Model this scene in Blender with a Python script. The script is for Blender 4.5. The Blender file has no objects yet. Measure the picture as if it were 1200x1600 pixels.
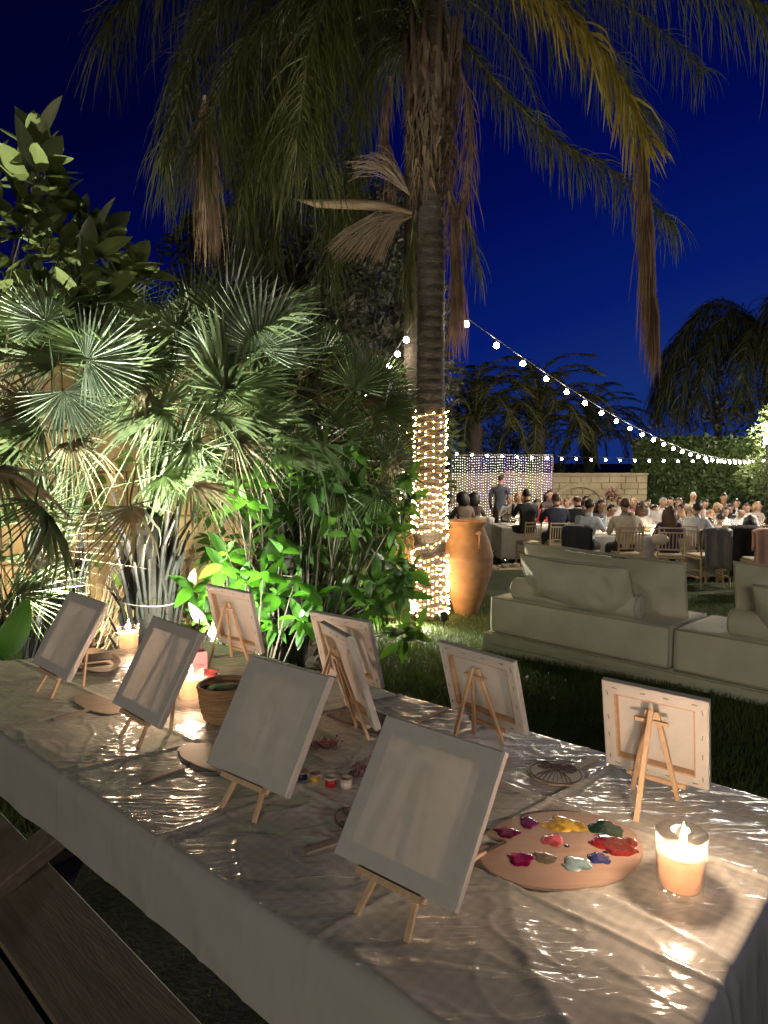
import bpy, math, random
import numpy as np
from mathutils import Vector, Matrix, noise as mnoise
random.seed(7); np.random.seed(7)
R = math.radians
SC = bpy.context.scene
COL = SC.collection

# ------------------------------------------------------------------ camera
FPX, HORIZ, CAMZ = 1109.0, 715.0, 1.5
PITCH = math.atan((800 - HORIZ) / FPX)
cam_d = bpy.data.cameras.new('camera'); cam = bpy.data.objects.new('camera', cam_d); COL.objects.link(cam)
cam.location = (0, 0, CAMZ); cam.rotation_euler = (math.pi / 2 - PITCH, 0, 0)
cam_d.sensor_fit = 'VERTICAL'; cam_d.sensor_height = 36; cam_d.lens = FPX / 1600 * 36
cam_d.clip_start = 0.02; cam_d.clip_end = 500
SC.camera = cam

# ------------------------------------------------------------------ night sky
W = bpy.data.worlds.new('World'); SC.world = W; W.use_nodes = True
wn = W.node_tree.nodes; wl = W.node_tree.links
bg = wn['Background']
tc = wn.new('ShaderNodeTexCoord'); sx = wn.new('ShaderNodeSeparateXYZ'); wl.new(tc.outputs['Generated'], sx.inputs[0])
ramp = wn.new('ShaderNodeValToRGB')
el = ramp.color_ramp.elements
el[0].position = 0.0; el[0].color = (0.007, 0.026, 0.165, 1)
el[1].position = 1.0; el[1].color = (0.0006, 0.0004, 0.008, 1)
for p_, c_ in ((0.12, (0.0016, 0.011, 0.140, 1)), (0.30, (0.0004, 0.0032, 0.080, 1)), (0.55, (0.0004, 0.0010, 0.026, 1))):
    e = el.new(p_); e.color = c_
az = wn.new('ShaderNodeMath'); az.operation = 'MULTIPLY_ADD'; az.inputs[1].default_value = -0.44   # brighter towards the right (afterglow)
dotn = wn.new('ShaderNodeVectorMath'); dotn.operation = 'DOT_PRODUCT'; dotn.inputs[1].default_value = (.86, .51, 0); wl.new(tc.outputs['Generated'], dotn.inputs[0])
wl.new(dotn.outputs['Value'], az.inputs[0]); wl.new(sx.outputs['Z'], az.inputs[2])
az2 = wn.new('ShaderNodeMath'); az2.operation = 'ADD'; az2.inputs[1].default_value = 0.24; wl.new(az.outputs[0], az2.inputs[0])
wl.new(az2.outputs[0], ramp.inputs[0]); wl.new(ramp.outputs[0], bg.inputs[0]); bg.inputs[1].default_value = 1.0

# ------------------------------------------------------------------ lamps (rear fill: unseen soft area light behind the photographer, no fixture)
def lamp(name, kind, loc, energy, color, size=0.05, target=None, spot=None, blend=0.6):
    d = bpy.data.lights.new(name, kind); o = bpy.data.objects.new(name, d); COL.objects.link(o)
    o.location = loc; d.energy = energy; d.color = color
    if kind == 'AREA': d.shape = 'RECTANGLE'; d.size = size[0]; d.size_y = size[1]
    elif kind in ('POINT', 'SPOT'): d.shadow_soft_size = size
    if kind == 'SPOT': d.spot_size = R(spot); d.spot_blend = blend
    if target is not None:
        o.rotation_euler = (Vector(target) - Vector(loc)).to_track_quat('-Z', 'Y').to_euler()
    return o
lamp('rear_fill', 'AREA', (-3.0, -13.0, 4.4), 540, (1.0, 0.88, 0.68), (3.6, 1.8), target=(0.3, 3.5, 1.0))

SC.view_settings.view_transform = 'Standard'; SC.view_settings.look = 'None'
SC.view_settings.exposure = 0.0; SC.view_settings.gamma = 1.0; SC.view_settings.use_curve_mapping = False
cy = SC.cycles
cy.use_denoising = True
try: cy.denoiser = 'OPENIMAGEDENOISE'
except Exception: pass
cy.max_bounces = 7; cy.diffuse_bounces = 3; cy.glossy_bounces = 3; cy.transmission_bounces = 5; cy.transparent_max_bounces = 16
cy.caustics_reflective = False; cy.caustics_refractive = False
cy.sample_clamp_indirect = 4.0

# ------------------------------------------------------------------ helpers
def gz(x, y):
    t = min(max(y - 4.5, 0), 10.5)
    return -0.072 * t
CP, SP = math.cos(PITCH), math.sin(PITCH)
def ray(px, py):
    v = -(py - 800) / FPX
    return Vector(((px - 600) / FPX, CP + v * SP, -SP + v * CP))
def at(px, py, depth):
    d = ray(px, py); return Vector((0, 0, CAMZ)) + d * (depth / d.y)
def onz(px, py, z):
    d = ray(px, py); return Vector((0, 0, CAMZ)) + d * ((z - CAMZ) / d.z)
def ong(px, py):
    z = 0.0
    for _ in range(30):
        p = onz(px, py, z); z = 0.5 * z + 0.5 * gz(p.x, p.y)
    return onz(px, py, z)
TZ = 0.77
def ont(px, py): return onz(px, py, TZ)

class MB:
    def __init__(s): s.v = []; s.f = []; s.m = []
    def add(s, vs, fs, mi=0):
        n = len(s.v); s.v += [tuple(v) for v in vs]; s.f += [tuple(i + n for i in f) for f in fs]; s.m += [mi] * len(fs); return s
    def box(s, c, size, M=None, mi=0, bev=0.0):
        x, y, z = [a / 2 for a in size]; c = Vector(c)
        if bev <= 0:
            vs = [Vector((sx * x, sy * y, sz * z)) for sx in (-1, 1) for sy in (-1, 1) for sz in (-1, 1)]
            fs = [(0, 1, 3, 2), (4, 6, 7, 5), (0, 4, 5, 1), (2, 3, 7, 6), (0, 2, 6, 4), (1, 5, 7, 3)]
        else:
            b = min(bev, x * .9, y * .9, z * .9); vs = []; fs = []; idx = {}
            for sx in (-1, 1):
                for sy in (-1, 1):
                    for sz in (-1, 1):
                        for ax in range(3):
                            p = [sx * (x - b), sy * (y - b), sz * (z - b)]; p[ax] = (sx * x, sy * y, sz * z)[ax]
                            idx[(sx, sy, sz, ax)] = len(vs); vs.append(Vector(p))
            g = lambda *k: idx[k]
            for sg in (-1, 1):
                fs.append((g(sg, -1, -1, 0), g(sg, 1, -1, 0), g(sg, 1, 1, 0), g(sg, -1, 1, 0)))
                fs.append((g(-1, sg, -1, 1), g(1, sg, -1, 1), g(1, sg, 1, 1), g(-1, sg, 1, 1)))
                fs.append((g(-1, -1, sg, 2), g(1, -1, sg, 2), g(1, 1, sg, 2), g(-1, 1, sg, 2)))
            for a in (-1, 1):
                for c2 in (-1, 1):
                    fs.append((g(a, c2, -1, 0), g(a, c2, 1, 0), g(a, c2, 1, 1), g(a, c2, -1, 1)))
                    fs.append((g(a, -1, c2, 0), g(a, 1, c2, 0), g(a, 1, c2, 2), g(a, -1, c2, 2)))
                    fs.append((g(-1, a, c2, 1), g(1, a, c2, 1), g(1, a, c2, 2), g(-1, a, c2, 2)))
                    for d2 in (-1, 1): fs.append((g(a, c2, d2, 0), g(a, c2, d2, 1), g(a, c2, d2, 2)))
        if M is not None: vs = [M @ v for v in vs]
        return s.add([v + c for v in vs], fs, mi)
    def bar(s, a, b, w, h, mi=0, up=(0, 0, 1), bev=0.0):
        a, b = Vector(a), Vector(b); d = b - a; L = d.length; d.normalize()
        u = Vector(up); x = d.cross(u)
        if x.length < 1e-4: x = d.cross(Vector((0, 1, 0)))
        x.normalize(); y = x.cross(d)
        return s.box((a + b) / 2, (w, L, h), Matrix((x, d, y)).transposed(), mi, bev)
    def tube(s, pts, rad, n=6, mi=0, cap=True):
        pts = [Vector(p) for p in pts]
        if not hasattr(rad, '__len__'): rad = [rad] * len(pts)
        vs = []; fs = []; pu = None
        for i, p in enumerate(pts):
            t = (pts[min(i + 1, len(pts) - 1)] - pts[max(i - 1, 0)]).normalized()
            if pu is None: pu = t.orthogonal().normalized()
            else:
                pu = pu - t * pu.dot(t); pu = pu.normalized() if pu.length > 1e-6 else t.orthogonal().normalized()
            w = t.cross(pu)
            for k in range(n):
                a = 2 * math.pi * k / n; vs.append(p + (pu * math.cos(a) + w * math.sin(a)) * rad[i])
        for i in range(len(pts) - 1):
            for k in range(n):
                fs.append((i * n + k, i * n + (k + 1) % n, (i + 1) * n + (k + 1) % n, (i + 1) * n + k))
        if cap: fs.append(tuple(range(n))[::-1]); fs.append(tuple((len(pts) - 1) * n + k for k in range(n)))
        return s.add(vs, fs, mi)
    def lathe(s, prof, n=24, c=(0, 0, 0), mi=0, wob=None):
        c = Vector(c); vs = []; fs = []
        for i, (r, z) in enumerate(prof):
            for k in range(n):
                a = 2 * math.pi * k / n; rr = r * (1 + (wob(a, z) if wob else 0))
                vs.append(c + Vector((rr * math.cos(a), rr * math.sin(a), z)))
        for i in range(len(prof) - 1):
            for k in range(n):
                fs.append((i * n + k, i * n + (k + 1) % n, (i + 1) * n + (k + 1) % n, (i + 1) * n + k))
        if prof[0][0] > 1e-5: fs.append(tuple(range(n))[::-1])
        if prof[-1][0] > 1e-5: fs.append(tuple((len(prof) - 1) * n + k for k in range(n)))
        return s.add(vs, fs, mi)
    def ball(s, c, r, n=8, m=6, mi=0):
        if not hasattr(r, '__len__'): r = (r, r, r)
        c = Vector(c); vs = [c + Vector((0, 0, -r[2]))]; fs = []
        for i in range(1, m):
            t = -math.pi / 2 + math.pi * i / m
            for k in range(n):
                a = 2 * math.pi * k / n
                vs.append(c + Vector((r[0] * math.cos(t) * math.cos(a), r[1] * math.cos(t) * math.sin(a), r[2] * math.sin(t))))
        vs.append(c + Vector((0, 0, r[2]))); top = len(vs) - 1
        for k in range(n): fs.append((0, 1 + (k + 1) % n, 1 + k)); fs.append((top, top - n + k, top - n + (k + 1) % n))
        for i in range(m - 2):
            for k in range(n):
                a = 1 + i * n; fs.append((a + k, a + (k + 1) % n, a + n + (k + 1) % n, a + n + k))
        return s.add(vs, fs, mi)
    def xform(s, M): s.v = [tuple(M @ Vector(v)) for v in s.v]; return s
    def mesh(s, name, mats, smooth=False):
        me = bpy.data.meshes.new(name); me.from_pydata(s.v, [], s.f)
        for m in (mats if isinstance(mats, (list, tuple)) else [mats]): me.materials.append(m)
        if any(s.m): me.polygons.foreach_set('material_index', s.m)
        if smooth: me.polygons.foreach_set('use_smooth', [True] * len(me.polygons))
        me.update(); return me

def np_mesh(name, V, F, mats, smooth=False, mi=None):
    me = bpy.data.meshes.new(name); F = np.asarray(F, dtype=np.int32); k = F.shape[1]
    me.vertices.add(len(V)); me.vertices.foreach_set('co', np.asarray(V, dtype=np.float32).ravel())
    me.loops.add(F.size); me.loops.foreach_set('vertex_index', F.ravel())
    me.polygons.add(len(F)); me.polygons.foreach_set('loop_start', np.arange(0, F.size, k, dtype=np.int32))
    for m in (mats if isinstance(mats, (list, tuple)) else [mats]): me.materials.append(m)
    if mi is not None: me.polygons.foreach_set('material_index', np.asarray(mi, dtype=np.int32))
    if smooth: me.polygons.foreach_set('use_smooth', np.ones(len(F), dtype=bool))
    me.update(calc_edges=True); me.validate(); return me

def tag(o, label=None, cat=None, group=None, kind=None):
    if label: o['label'] = label
    if cat: o['category'] = cat
    if group: o['group'] = group
    if kind: o['kind'] = kind
    return o
def T(name, label, cat, loc=(0, 0, 0), rz=0.0, group=None, M=None):
    o = bpy.data.objects.new(name, None); COL.objects.link(o); o.empty_display_size = .1
    if M is not None: o.matrix_basis = M
    else: o.location = loc; o.rotation_euler = (0, 0, rz)
    return tag(o, label, cat, group)
def O(name, me, parent=None, loc=None, M=None, world=False):
    """link a mesh object; world=True: mesh is in world coordinates and its parent is an unrotated empty"""
    o = bpy.data.objects.new(name, me); COL.objects.link(o)
    if parent is not None: o.parent = parent
    if M is not None: o.matrix_basis = M
    elif loc is not None: o.location = loc
    elif world and parent is not None: o.location = -Vector(parent.location)
    return o
def copy_tree(o, parent=None):
    c = o.copy(); COL.objects.link(c)
    if parent is not None: c.parent = parent
    for ch in list(o.children): copy_tree(ch, c)
    return c
def frame(origin, axis, normal, s=1.0):
    y = Vector(axis).normalized(); n = Vector(normal); n = n - y * n.dot(y)
    n = n.normalized() if n.length > 1e-5 else y.orthogonal().normalized()
    x = y.cross(n)
    M = Matrix((x * s, y * s, n * s)).transposed().to_4x4(); M.translation = Vector(origin); return M

# ------------------------------------------------------------------ materials
MATS = {}
def mat(name, c, rough=.6, c2=None, nscale=8, bump=0, bscale=60, bdist=.01, spec=.5, trans=0, tcol=None, emit=None, estr=0, metal=0,
        coat=0, stretch=(1, 1, 1), rnd=0, sss=0, vein=None, coords='Object', detail=4, contrast=(.35, .65), sheen=0, wood=False, clear=0):
    m = bpy.data.materials.new(name); m.use_nodes = True; nt = m.node_tree; N = nt.nodes; L = nt.links
    b = N['Principled BSDF']; out = N['Material Output']
    b.inputs['Base Color'].default_value = (*c, 1); b.inputs['Roughness'].default_value = rough
    b.inputs['Specular IOR Level'].default_value = spec; b.inputs['Metallic'].default_value = metal
    if coat: b.inputs['Coat Weight'].default_value = coat; b.inputs['Coat Roughness'].default_value = .1
    if sheen: b.inputs['Sheen Weight'].default_value = sheen
    if sss:
        b.inputs['Subsurface Weight'].default_value = 1.0; b.inputs['Subsurface Radius'].default_value = (1, .55, .28); b.inputs['Subsurface Scale'].default_value = sss
    if emit: b.inputs['Emission Color'].default_value = (*emit, 1); b.inputs['Emission Strength'].default_value = estr
    tcn = N.new('ShaderNodeTexCoord'); mp = N.new('ShaderNodeMapping'); L.new(tcn.outputs[coords], mp.inputs[0]); mp.inputs['Scale'].default_value = stretch
    src = None
    if c2:
        nz = N.new('ShaderNodeTexNoise'); nz.inputs['Scale'].default_value = nscale; nz.inputs['Detail'].default_value = detail
        L.new(mp.outputs[0], nz.inputs['Vector'])
        mr = N.new('ShaderNodeMapRange'); mr.inputs[1].default_value, mr.inputs[2].default_value = contrast; L.new(nz.outputs['Fac'], mr.inputs[0])
        mx = N.new('ShaderNodeMix'); mx.data_type = 'RGBA'; mx.inputs[6].default_value = (*c, 1); mx.inputs[7].default_value = (*c2, 1)
        L.new(mr.outputs[0], mx.inputs[0]); src = mx.outputs[2]
        if wood:
            nz.inputs['Distortion'].default_value = .4
    if vein:
        sv = N.new('ShaderNodeSeparateXYZ'); L.new(tcn.outputs['Object'], sv.inputs[0])
        va = N.new('ShaderNodeMath'); va.operation = 'ABSOLUTE'; L.new(sv.outputs['X'], va.inputs[0])
        vd = N.new('ShaderNodeMath'); vd.operation = 'MULTIPLY_ADD'; vd.inputs[1].default_value = -.8; L.new(va.outputs[0], vd.inputs[0]); L.new(sv.outputs['Y'], vd.inputs[2])
        vm = N.new('ShaderNodeMath'); vm.operation = 'MULTIPLY'; vm.inputs[1].default_value = 2 * math.pi / .017; L.new(vd.outputs[0], vm.inputs[0])
        vs_ = N.new('ShaderNodeMath'); vs_.operation = 'SINE'; L.new(vm.outputs[0], vs_.inputs[0])
        r1 = N.new('ShaderNodeMapRange'); r1.inputs[1].default_value = .80; r1.inputs[2].default_value = 1.0; r1.inputs[4].default_value = .45; L.new(vs_.outputs[0], r1.inputs[0])
        r2 = N.new('ShaderNodeMapRange'); r2.inputs[1].default_value = .0008; r2.inputs[2].default_value = .0028; r2.inputs[3].default_value = 1; r2.inputs[4].default_value = 0; L.new(va.outputs[0], r2.inputs[0])
        mxv = N.new('ShaderNodeMath'); mxv.operation = 'MAXIMUM'; L.new(r1.outputs[0], mxv.inputs[0]); L.new(r2.outputs[0], mxv.inputs[1])
        mv = N.new('ShaderNodeMix'); mv.data_type = 'RGBA'; mv.inputs[7].default_value = (*vein, 1); L.new(mxv.outputs[0], mv.inputs[0])
        if src: L.new(src, mv.inputs[6])
        else: mv.inputs[6].default_value = (*c, 1)
        src = mv.outputs[2]
    if rnd:
        oi = N.new('ShaderNodeObjectInfo'); hs = N.new('ShaderNodeHueSaturation'); ma = N.new('ShaderNodeMapRange')
        ma.inputs[3].default_value = 1 - rnd; ma.inputs[4].default_value = 1 + rnd; L.new(oi.outputs['Random'], ma.inputs[0]); L.new(ma.outputs[0], hs.inputs['Value'])
        if src: L.new(src, hs.inputs['Color'])
        else: hs.inputs['Color'].default_value = (*c, 1)
        src = hs.outputs[0]
    if src: L.new(src, b.inputs['Base Color'])
    if bump:
        nb = N.new('ShaderNodeTexNoise'); nb.inputs['Scale'].default_value = bscale; nb.inputs['Detail'].default_value = 5; L.new(mp.outputs[0], nb.inputs['Vector'])
        bp = N.new('ShaderNodeBump'); bp.inputs['Strength'].default_value = bump; bp.inputs['Distance'].default_value = bdist
        L.new(nb.outputs['Fac'], bp.inputs['Height']); L.new(bp.outputs[0], b.inputs['Normal'])
    if trans:
        tr = N.new('ShaderNodeBsdfTranslucent'); tcol = tcol or c; tr.inputs[0].default_value = (*tcol, 1)
        ms = N.new('ShaderNodeMixShader'); ms.inputs[0].default_value = trans
        L.new(b.outputs[0], ms.inputs[1]); L.new(tr.outputs[0], ms.inputs[2]); L.new(ms.outputs[0], out.inputs[0])
        if clear:
            tp_ = N.new('ShaderNodeBsdfTransparent'); m2 = N.new('ShaderNodeMixShader'); m2.inputs[0].default_value = clear
            L.new(ms.outputs[0], m2.inputs[1]); L.new(tp_.outputs[0], m2.inputs[2]); L.new(m2.outputs[0], out.inputs[0])
    MATS[name] = m; return m

def emission(name, c, s):
    m = bpy.data.materials.new(name); m.use_nodes = True; N = m.node_tree.nodes
    N.remove(N['Principled BSDF']); e = N.new('ShaderNodeEmission'); e.inputs[0].default_value = (*c, 1); e.inputs[1].default_value = s
    m.node_tree.links.new(e.outputs[0], N['Material Output'].inputs[0]); return m

def glass_mat(name, tint=(1, 1, 1), rough=.03, edge=.75):
    """thin clear glass: light passes straight through, Fresnel reflections on top"""
    m = bpy.data.materials.new(name); m.use_nodes = True; N = m.node_tree.nodes; L = m.node_tree.links; N.remove(N['Principled BSDF'])
    t = N.new('ShaderNodeBsdfTransparent'); t.inputs[0].default_value = (*tint, 1)
    g = N.new('ShaderNodeBsdfGlossy'); g.inputs['Roughness'].default_value = rough
    lw = N.new('ShaderNodeLayerWeight'); lw.inputs[0].default_value = .35
    mr = N.new('ShaderNodeMapRange'); mr.inputs[3].default_value = .14; mr.inputs[4].default_value = edge; L.new(lw.outputs['Facing'], mr.inputs[0])
    pw = N.new('ShaderNodeMath'); pw.operation = 'POWER'; pw.inputs[1].default_value = 2.0; L.new(mr.outputs[0], pw.inputs[0])
    ms = N.new('ShaderNodeMixShader'); df = N.new('ShaderNodeBsdfTranslucent'); df.inputs[0].default_value = (.9, .86, .80, 1)
    gd = N.new('ShaderNodeMixShader'); gd.inputs[0].default_value = .10; L.new(g.outputs[0], gd.inputs[1]); L.new(df.outputs[0], gd.inputs[2])
    L.new(pw.outputs[0], ms.inputs[0]); L.new(t.outputs[0], ms.inputs[1]); L.new(gd.outputs[0], ms.inputs[2])
    L.new(ms.outputs[0], N['Material Output'].inputs[0]); return m

M_lawn = mat('lawn', (.032, .058, .014), .9, (.06, .08, .024), 3.0, bump=.8, bscale=90, bdist=.03)
M_grass = mat('grass_blade', (.070, .135, .026), .6, (.135, .16, .05), 1.2, trans=.25, tcol=(.08, .14, .02), spec=.3)
M_soil = mat('soil', (.06, .042, .025), .95, (.16, .12, .07), 25, bump=1, bscale=40, bdist=.03)
M_litter = mat('leaf_litter', (.16, .11, .06), .9, (.28, .21, .12), 4, rnd=.2)
M_plank = mat('painted_plank', (.22, .178, .132), .75, (.155, .122, .09), 5, bump=.35, bscale=22, bdist=.004, stretch=(9, .8, 9), wood=True)
M_wood = mat('pine_wood', (.74, .54, .36), .55, (.62, .42, .25), 9, bump=.12, bscale=60, bdist=.001, stretch=(14, 14, .9), wood=True, rnd=.08)
M_bar = mat('stretcher_wood', (.62, .42, .26), .65, (.52, .33, .19), 9, stretch=(6, 6, 6), bump=.1)
M_canvas = mat('canvas_cloth', (.68, .665, .635), .85, (.63, .615, .585), 40, bump=.12, bscale=900, bdist=.0006, spec=.2, trans=.10, tcol=(.80, .70, .58))
M_staple = mat('staple', (.35, .33, .31), .35, metal=1)
M_wax = mat('candle_wax', (.36, .265, .185), .5, spec=.4, trans=.58, tcol=(.80, .47, .30), clear=.30)
M_glass = glass_mat('clear_glass', (.97, .97, .95), .04, .95)
M_flame = emission('flame', (1.0, .72, .32), 26)
M_wick = mat('wick', (.03, .02, .015), .9)
M_palette = mat('palette_wood', (.46, .325, .25), .55, (.40, .27, .20), 6, stretch=(1, 9, 1), bump=.05, wood=True)
M_fan = mat('cut_plywood', (.37, .30, .235), .6, (.30, .24, .185), 7, stretch=(1, 7, 1), wood=True)
M_burn = mat('burnt_line', (.06, .04, .03), .8)
M_olive = mat('sofa_fabric', (.68, .665, .54), .9, (.60, .585, .47), 5, bump=.35, bscale=420, bdist=.0015, spec=.15, sheen=.15)
M_piping = mat('piping_shaded', (.42, .41, .32), .9)  # sofa fabric darkened: shading along the piping put into the colour
M_plat = mat('platform_paint', (.58, .58, .47), .7, (.48, .48, .38), 6, bump=.2, bscale=25, bdist=.003, stretch=(1, 1, 5))
M_clay = mat('terracotta', (.45, .25, .125), .8, (.36, .185, .085), 7, bump=.35, bscale=40, bdist=.004, stretch=(1, 1, 1.4))
M_clay2 = mat('pale_clay', (.50, .38, .24), .8, (.40, .30, .18), 5, bump=.4, bscale=50, bdist=.004)
M_trunk = mat('palm_trunk', (.075, .060, .047), .9, (.13, .108, .085), 5, bump=.8, bscale=14, bdist=.02, stretch=(2, 2, 9))
M_fibre = mat('palm_fibre', (.27, .19, .125), .9, (.15, .10, .065), 6, trans=.15, tcol=(.25, .16, .08))
M_frond = mat('frond_green', (.055, .075, .022), .5, (.115, .098, .038), 6, trans=.3, tcol=(.10, .13, .03), spec=.4)
M_frondk = mat('frond_far_dark', (.028, .036, .014), .6, (.05, .055, .022), 3, trans=.2)  # darker copy of the green frond: weak lighting put into the colour
M_frondy = mat('frond_yellow', (.38, .29, .055), .55, (.24, .21, .045), 2.5, trans=.3, tcol=(.32, .24, .04))
M_frondb = mat('frond_dead', (.34, .225, .14), .85, (.20, .13, .08), 5, trans=.2, tcol=(.25, .15, .08))
M_rachis = mat('frond_stalk', (.17, .17, .07), .5, (.12, .13, .05), 4)
M_spathe = mat('spathe', (.34, .24, .15), .6, (.22, .14, .08), 6, stretch=(1, 8, 8))
M_flower = mat('dry_flower', (.42, .33, .24), .9, (.30, .22, .15), 5, trans=.2, tcol=(.4, .3, .2))
M_fanleaf = mat('fan_leaf', (.105, .155, .058), .38, (.165, .205, .095), 2.5, trans=.2, tcol=(.11, .17, .05), spec=.5, rnd=.3)
M_fanpale = mat('fan_leaf_spotlit', (.20, .26, .17), .4, (.28, .34, .24), 3, trans=.15, tcol=(.2, .3, .15))  # paler copy of the fan leaf: spotlight brightness put into the colour
M_fandry = mat('fan_leaf_dry', (.24, .19, .10), .7, (.17, .14, .07), 3, trans=.15, rnd=.2)
M_oldstalk = mat('old_stalk', (.050, .044, .034), .8, (.026, .022, .017), 9)  # darkened: the shade on the tied stalks is put into the colour
M_fanstalk = mat('fan_stalk', (.07, .10, .035), .5, (.05, .07, .03), 5)
M_mag = mat('broad_leaf', (.125, .165, .050), .36, (.17, .205, .07), 3, trans=.2, tcol=(.15, .19, .05), spec=.5, rnd=.25, vein=(.20, .21, .10))
M_bush = mat('bush_leaf', (.045, .095, .028), .35, (.07, .13, .035), 3, trans=.28, tcol=(.13, .30, .03), spec=.5, rnd=.35, vein=(.10, .17, .06))
M_lime = mat('lime_leaf', (.055, .145, .022), .4, (.075, .18, .03), 3, trans=.35, tcol=(.10, .30, .02), rnd=.4, vein=(.13, .26, .06))
M_litleaf = mat('lit_shrub_leaf', (.10, .14, .045), .5, (.14, .17, .06), 3, trans=.3, tcol=(.2, .28, .08))
M_ivy = mat('vine_leaf', (.08, .13, .04), .5, (.12, .17, .05), 3, trans=.3, tcol=(.2, .32, .06))
M_twig = mat('twig', (.10, .075, .05), .8, (.06, .045, .03), 8)
M_darktree = mat('dark_tree_leaf', (.075, .078, .052), .7, (.135, .13, .09), .6, trans=.2, tcol=(.08, .09, .05))
M_hedge = mat('hedge_leaf', (.045, .075, .028), .5, (.075, .11, .035), 1.2, trans=.25, tcol=(.10, .17, .04))
M_bark = mat('bark', (.08, .065, .05), .9, (.05, .04, .03), 6, bump=.6, bscale=20)
M_stone = mat('yellow_stone', (.60, .44, .22), .9, (.44, .31, .15), 2.2, bump=1.0, bscale=18, bdist=.02, rnd=.12)
M_mortar = mat('mortar', (.46, .35, .20), .95, (.33, .25, .14), 9, bump=.6, bscale=30)
M_wallst = mat('far_wall_stone', (.40, .33, .22), .9, (.28, .22, .14), 1.6, bump=.5, bscale=9, bdist=.02)
M_pebble = mat('border_stone', (.42, .37, .31), .9, (.30, .25, .20), 4, bump=.4, rnd=.25)
M_wire = mat('dark_wire', (.02, .02, .02), .6)
M_goldwire = mat('gold_wire', (.55, .38, .14), .35, metal=.6)
M_bulb = emission('festoon_bulb', (1.0, .86, .66), 150)
M_fairy = emission('fairy_bulb', (1.0, .64, .30), 95)
M_curt = [emission('curtain_bulb_white', (1.0, .92, .78), 6.5), emission('curtain_bulb_pink', (.84, .52, 1.0), 5.5), emission('curtain_bulb_green', (.92, 1.0, .50), 5)]
M_lens = emission('lamp_lens', (.97, 1.0, .95), 220)
M_black = mat('black_metal', (.02, .02, .02), .4)
M_chair = mat('chair_wood', (.55, .43, .27), .5, (.46, .35, .21), 8)
M_cushion = mat('chair_cushion', (.60, .52, .38), .8)
M_white = mat('white_cloth', (.66, .64, .60), .85, (.58, .56, .52), 6, bump=.1)
M_oldstalk0 = mat('grey_tube', (.16, .15, .14), .5)
M_basket = mat('straw', (.36, .24, .13), .8, (.24, .15, .08), 12, bump=.6, bscale=60, stretch=(1, 1, 4))
M_pinkbox = mat('pink_plastic', (.80, .34, .40), .45)
M_darkplastic = mat('dark_gloss', (.035, .02, .018), .2)

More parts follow.
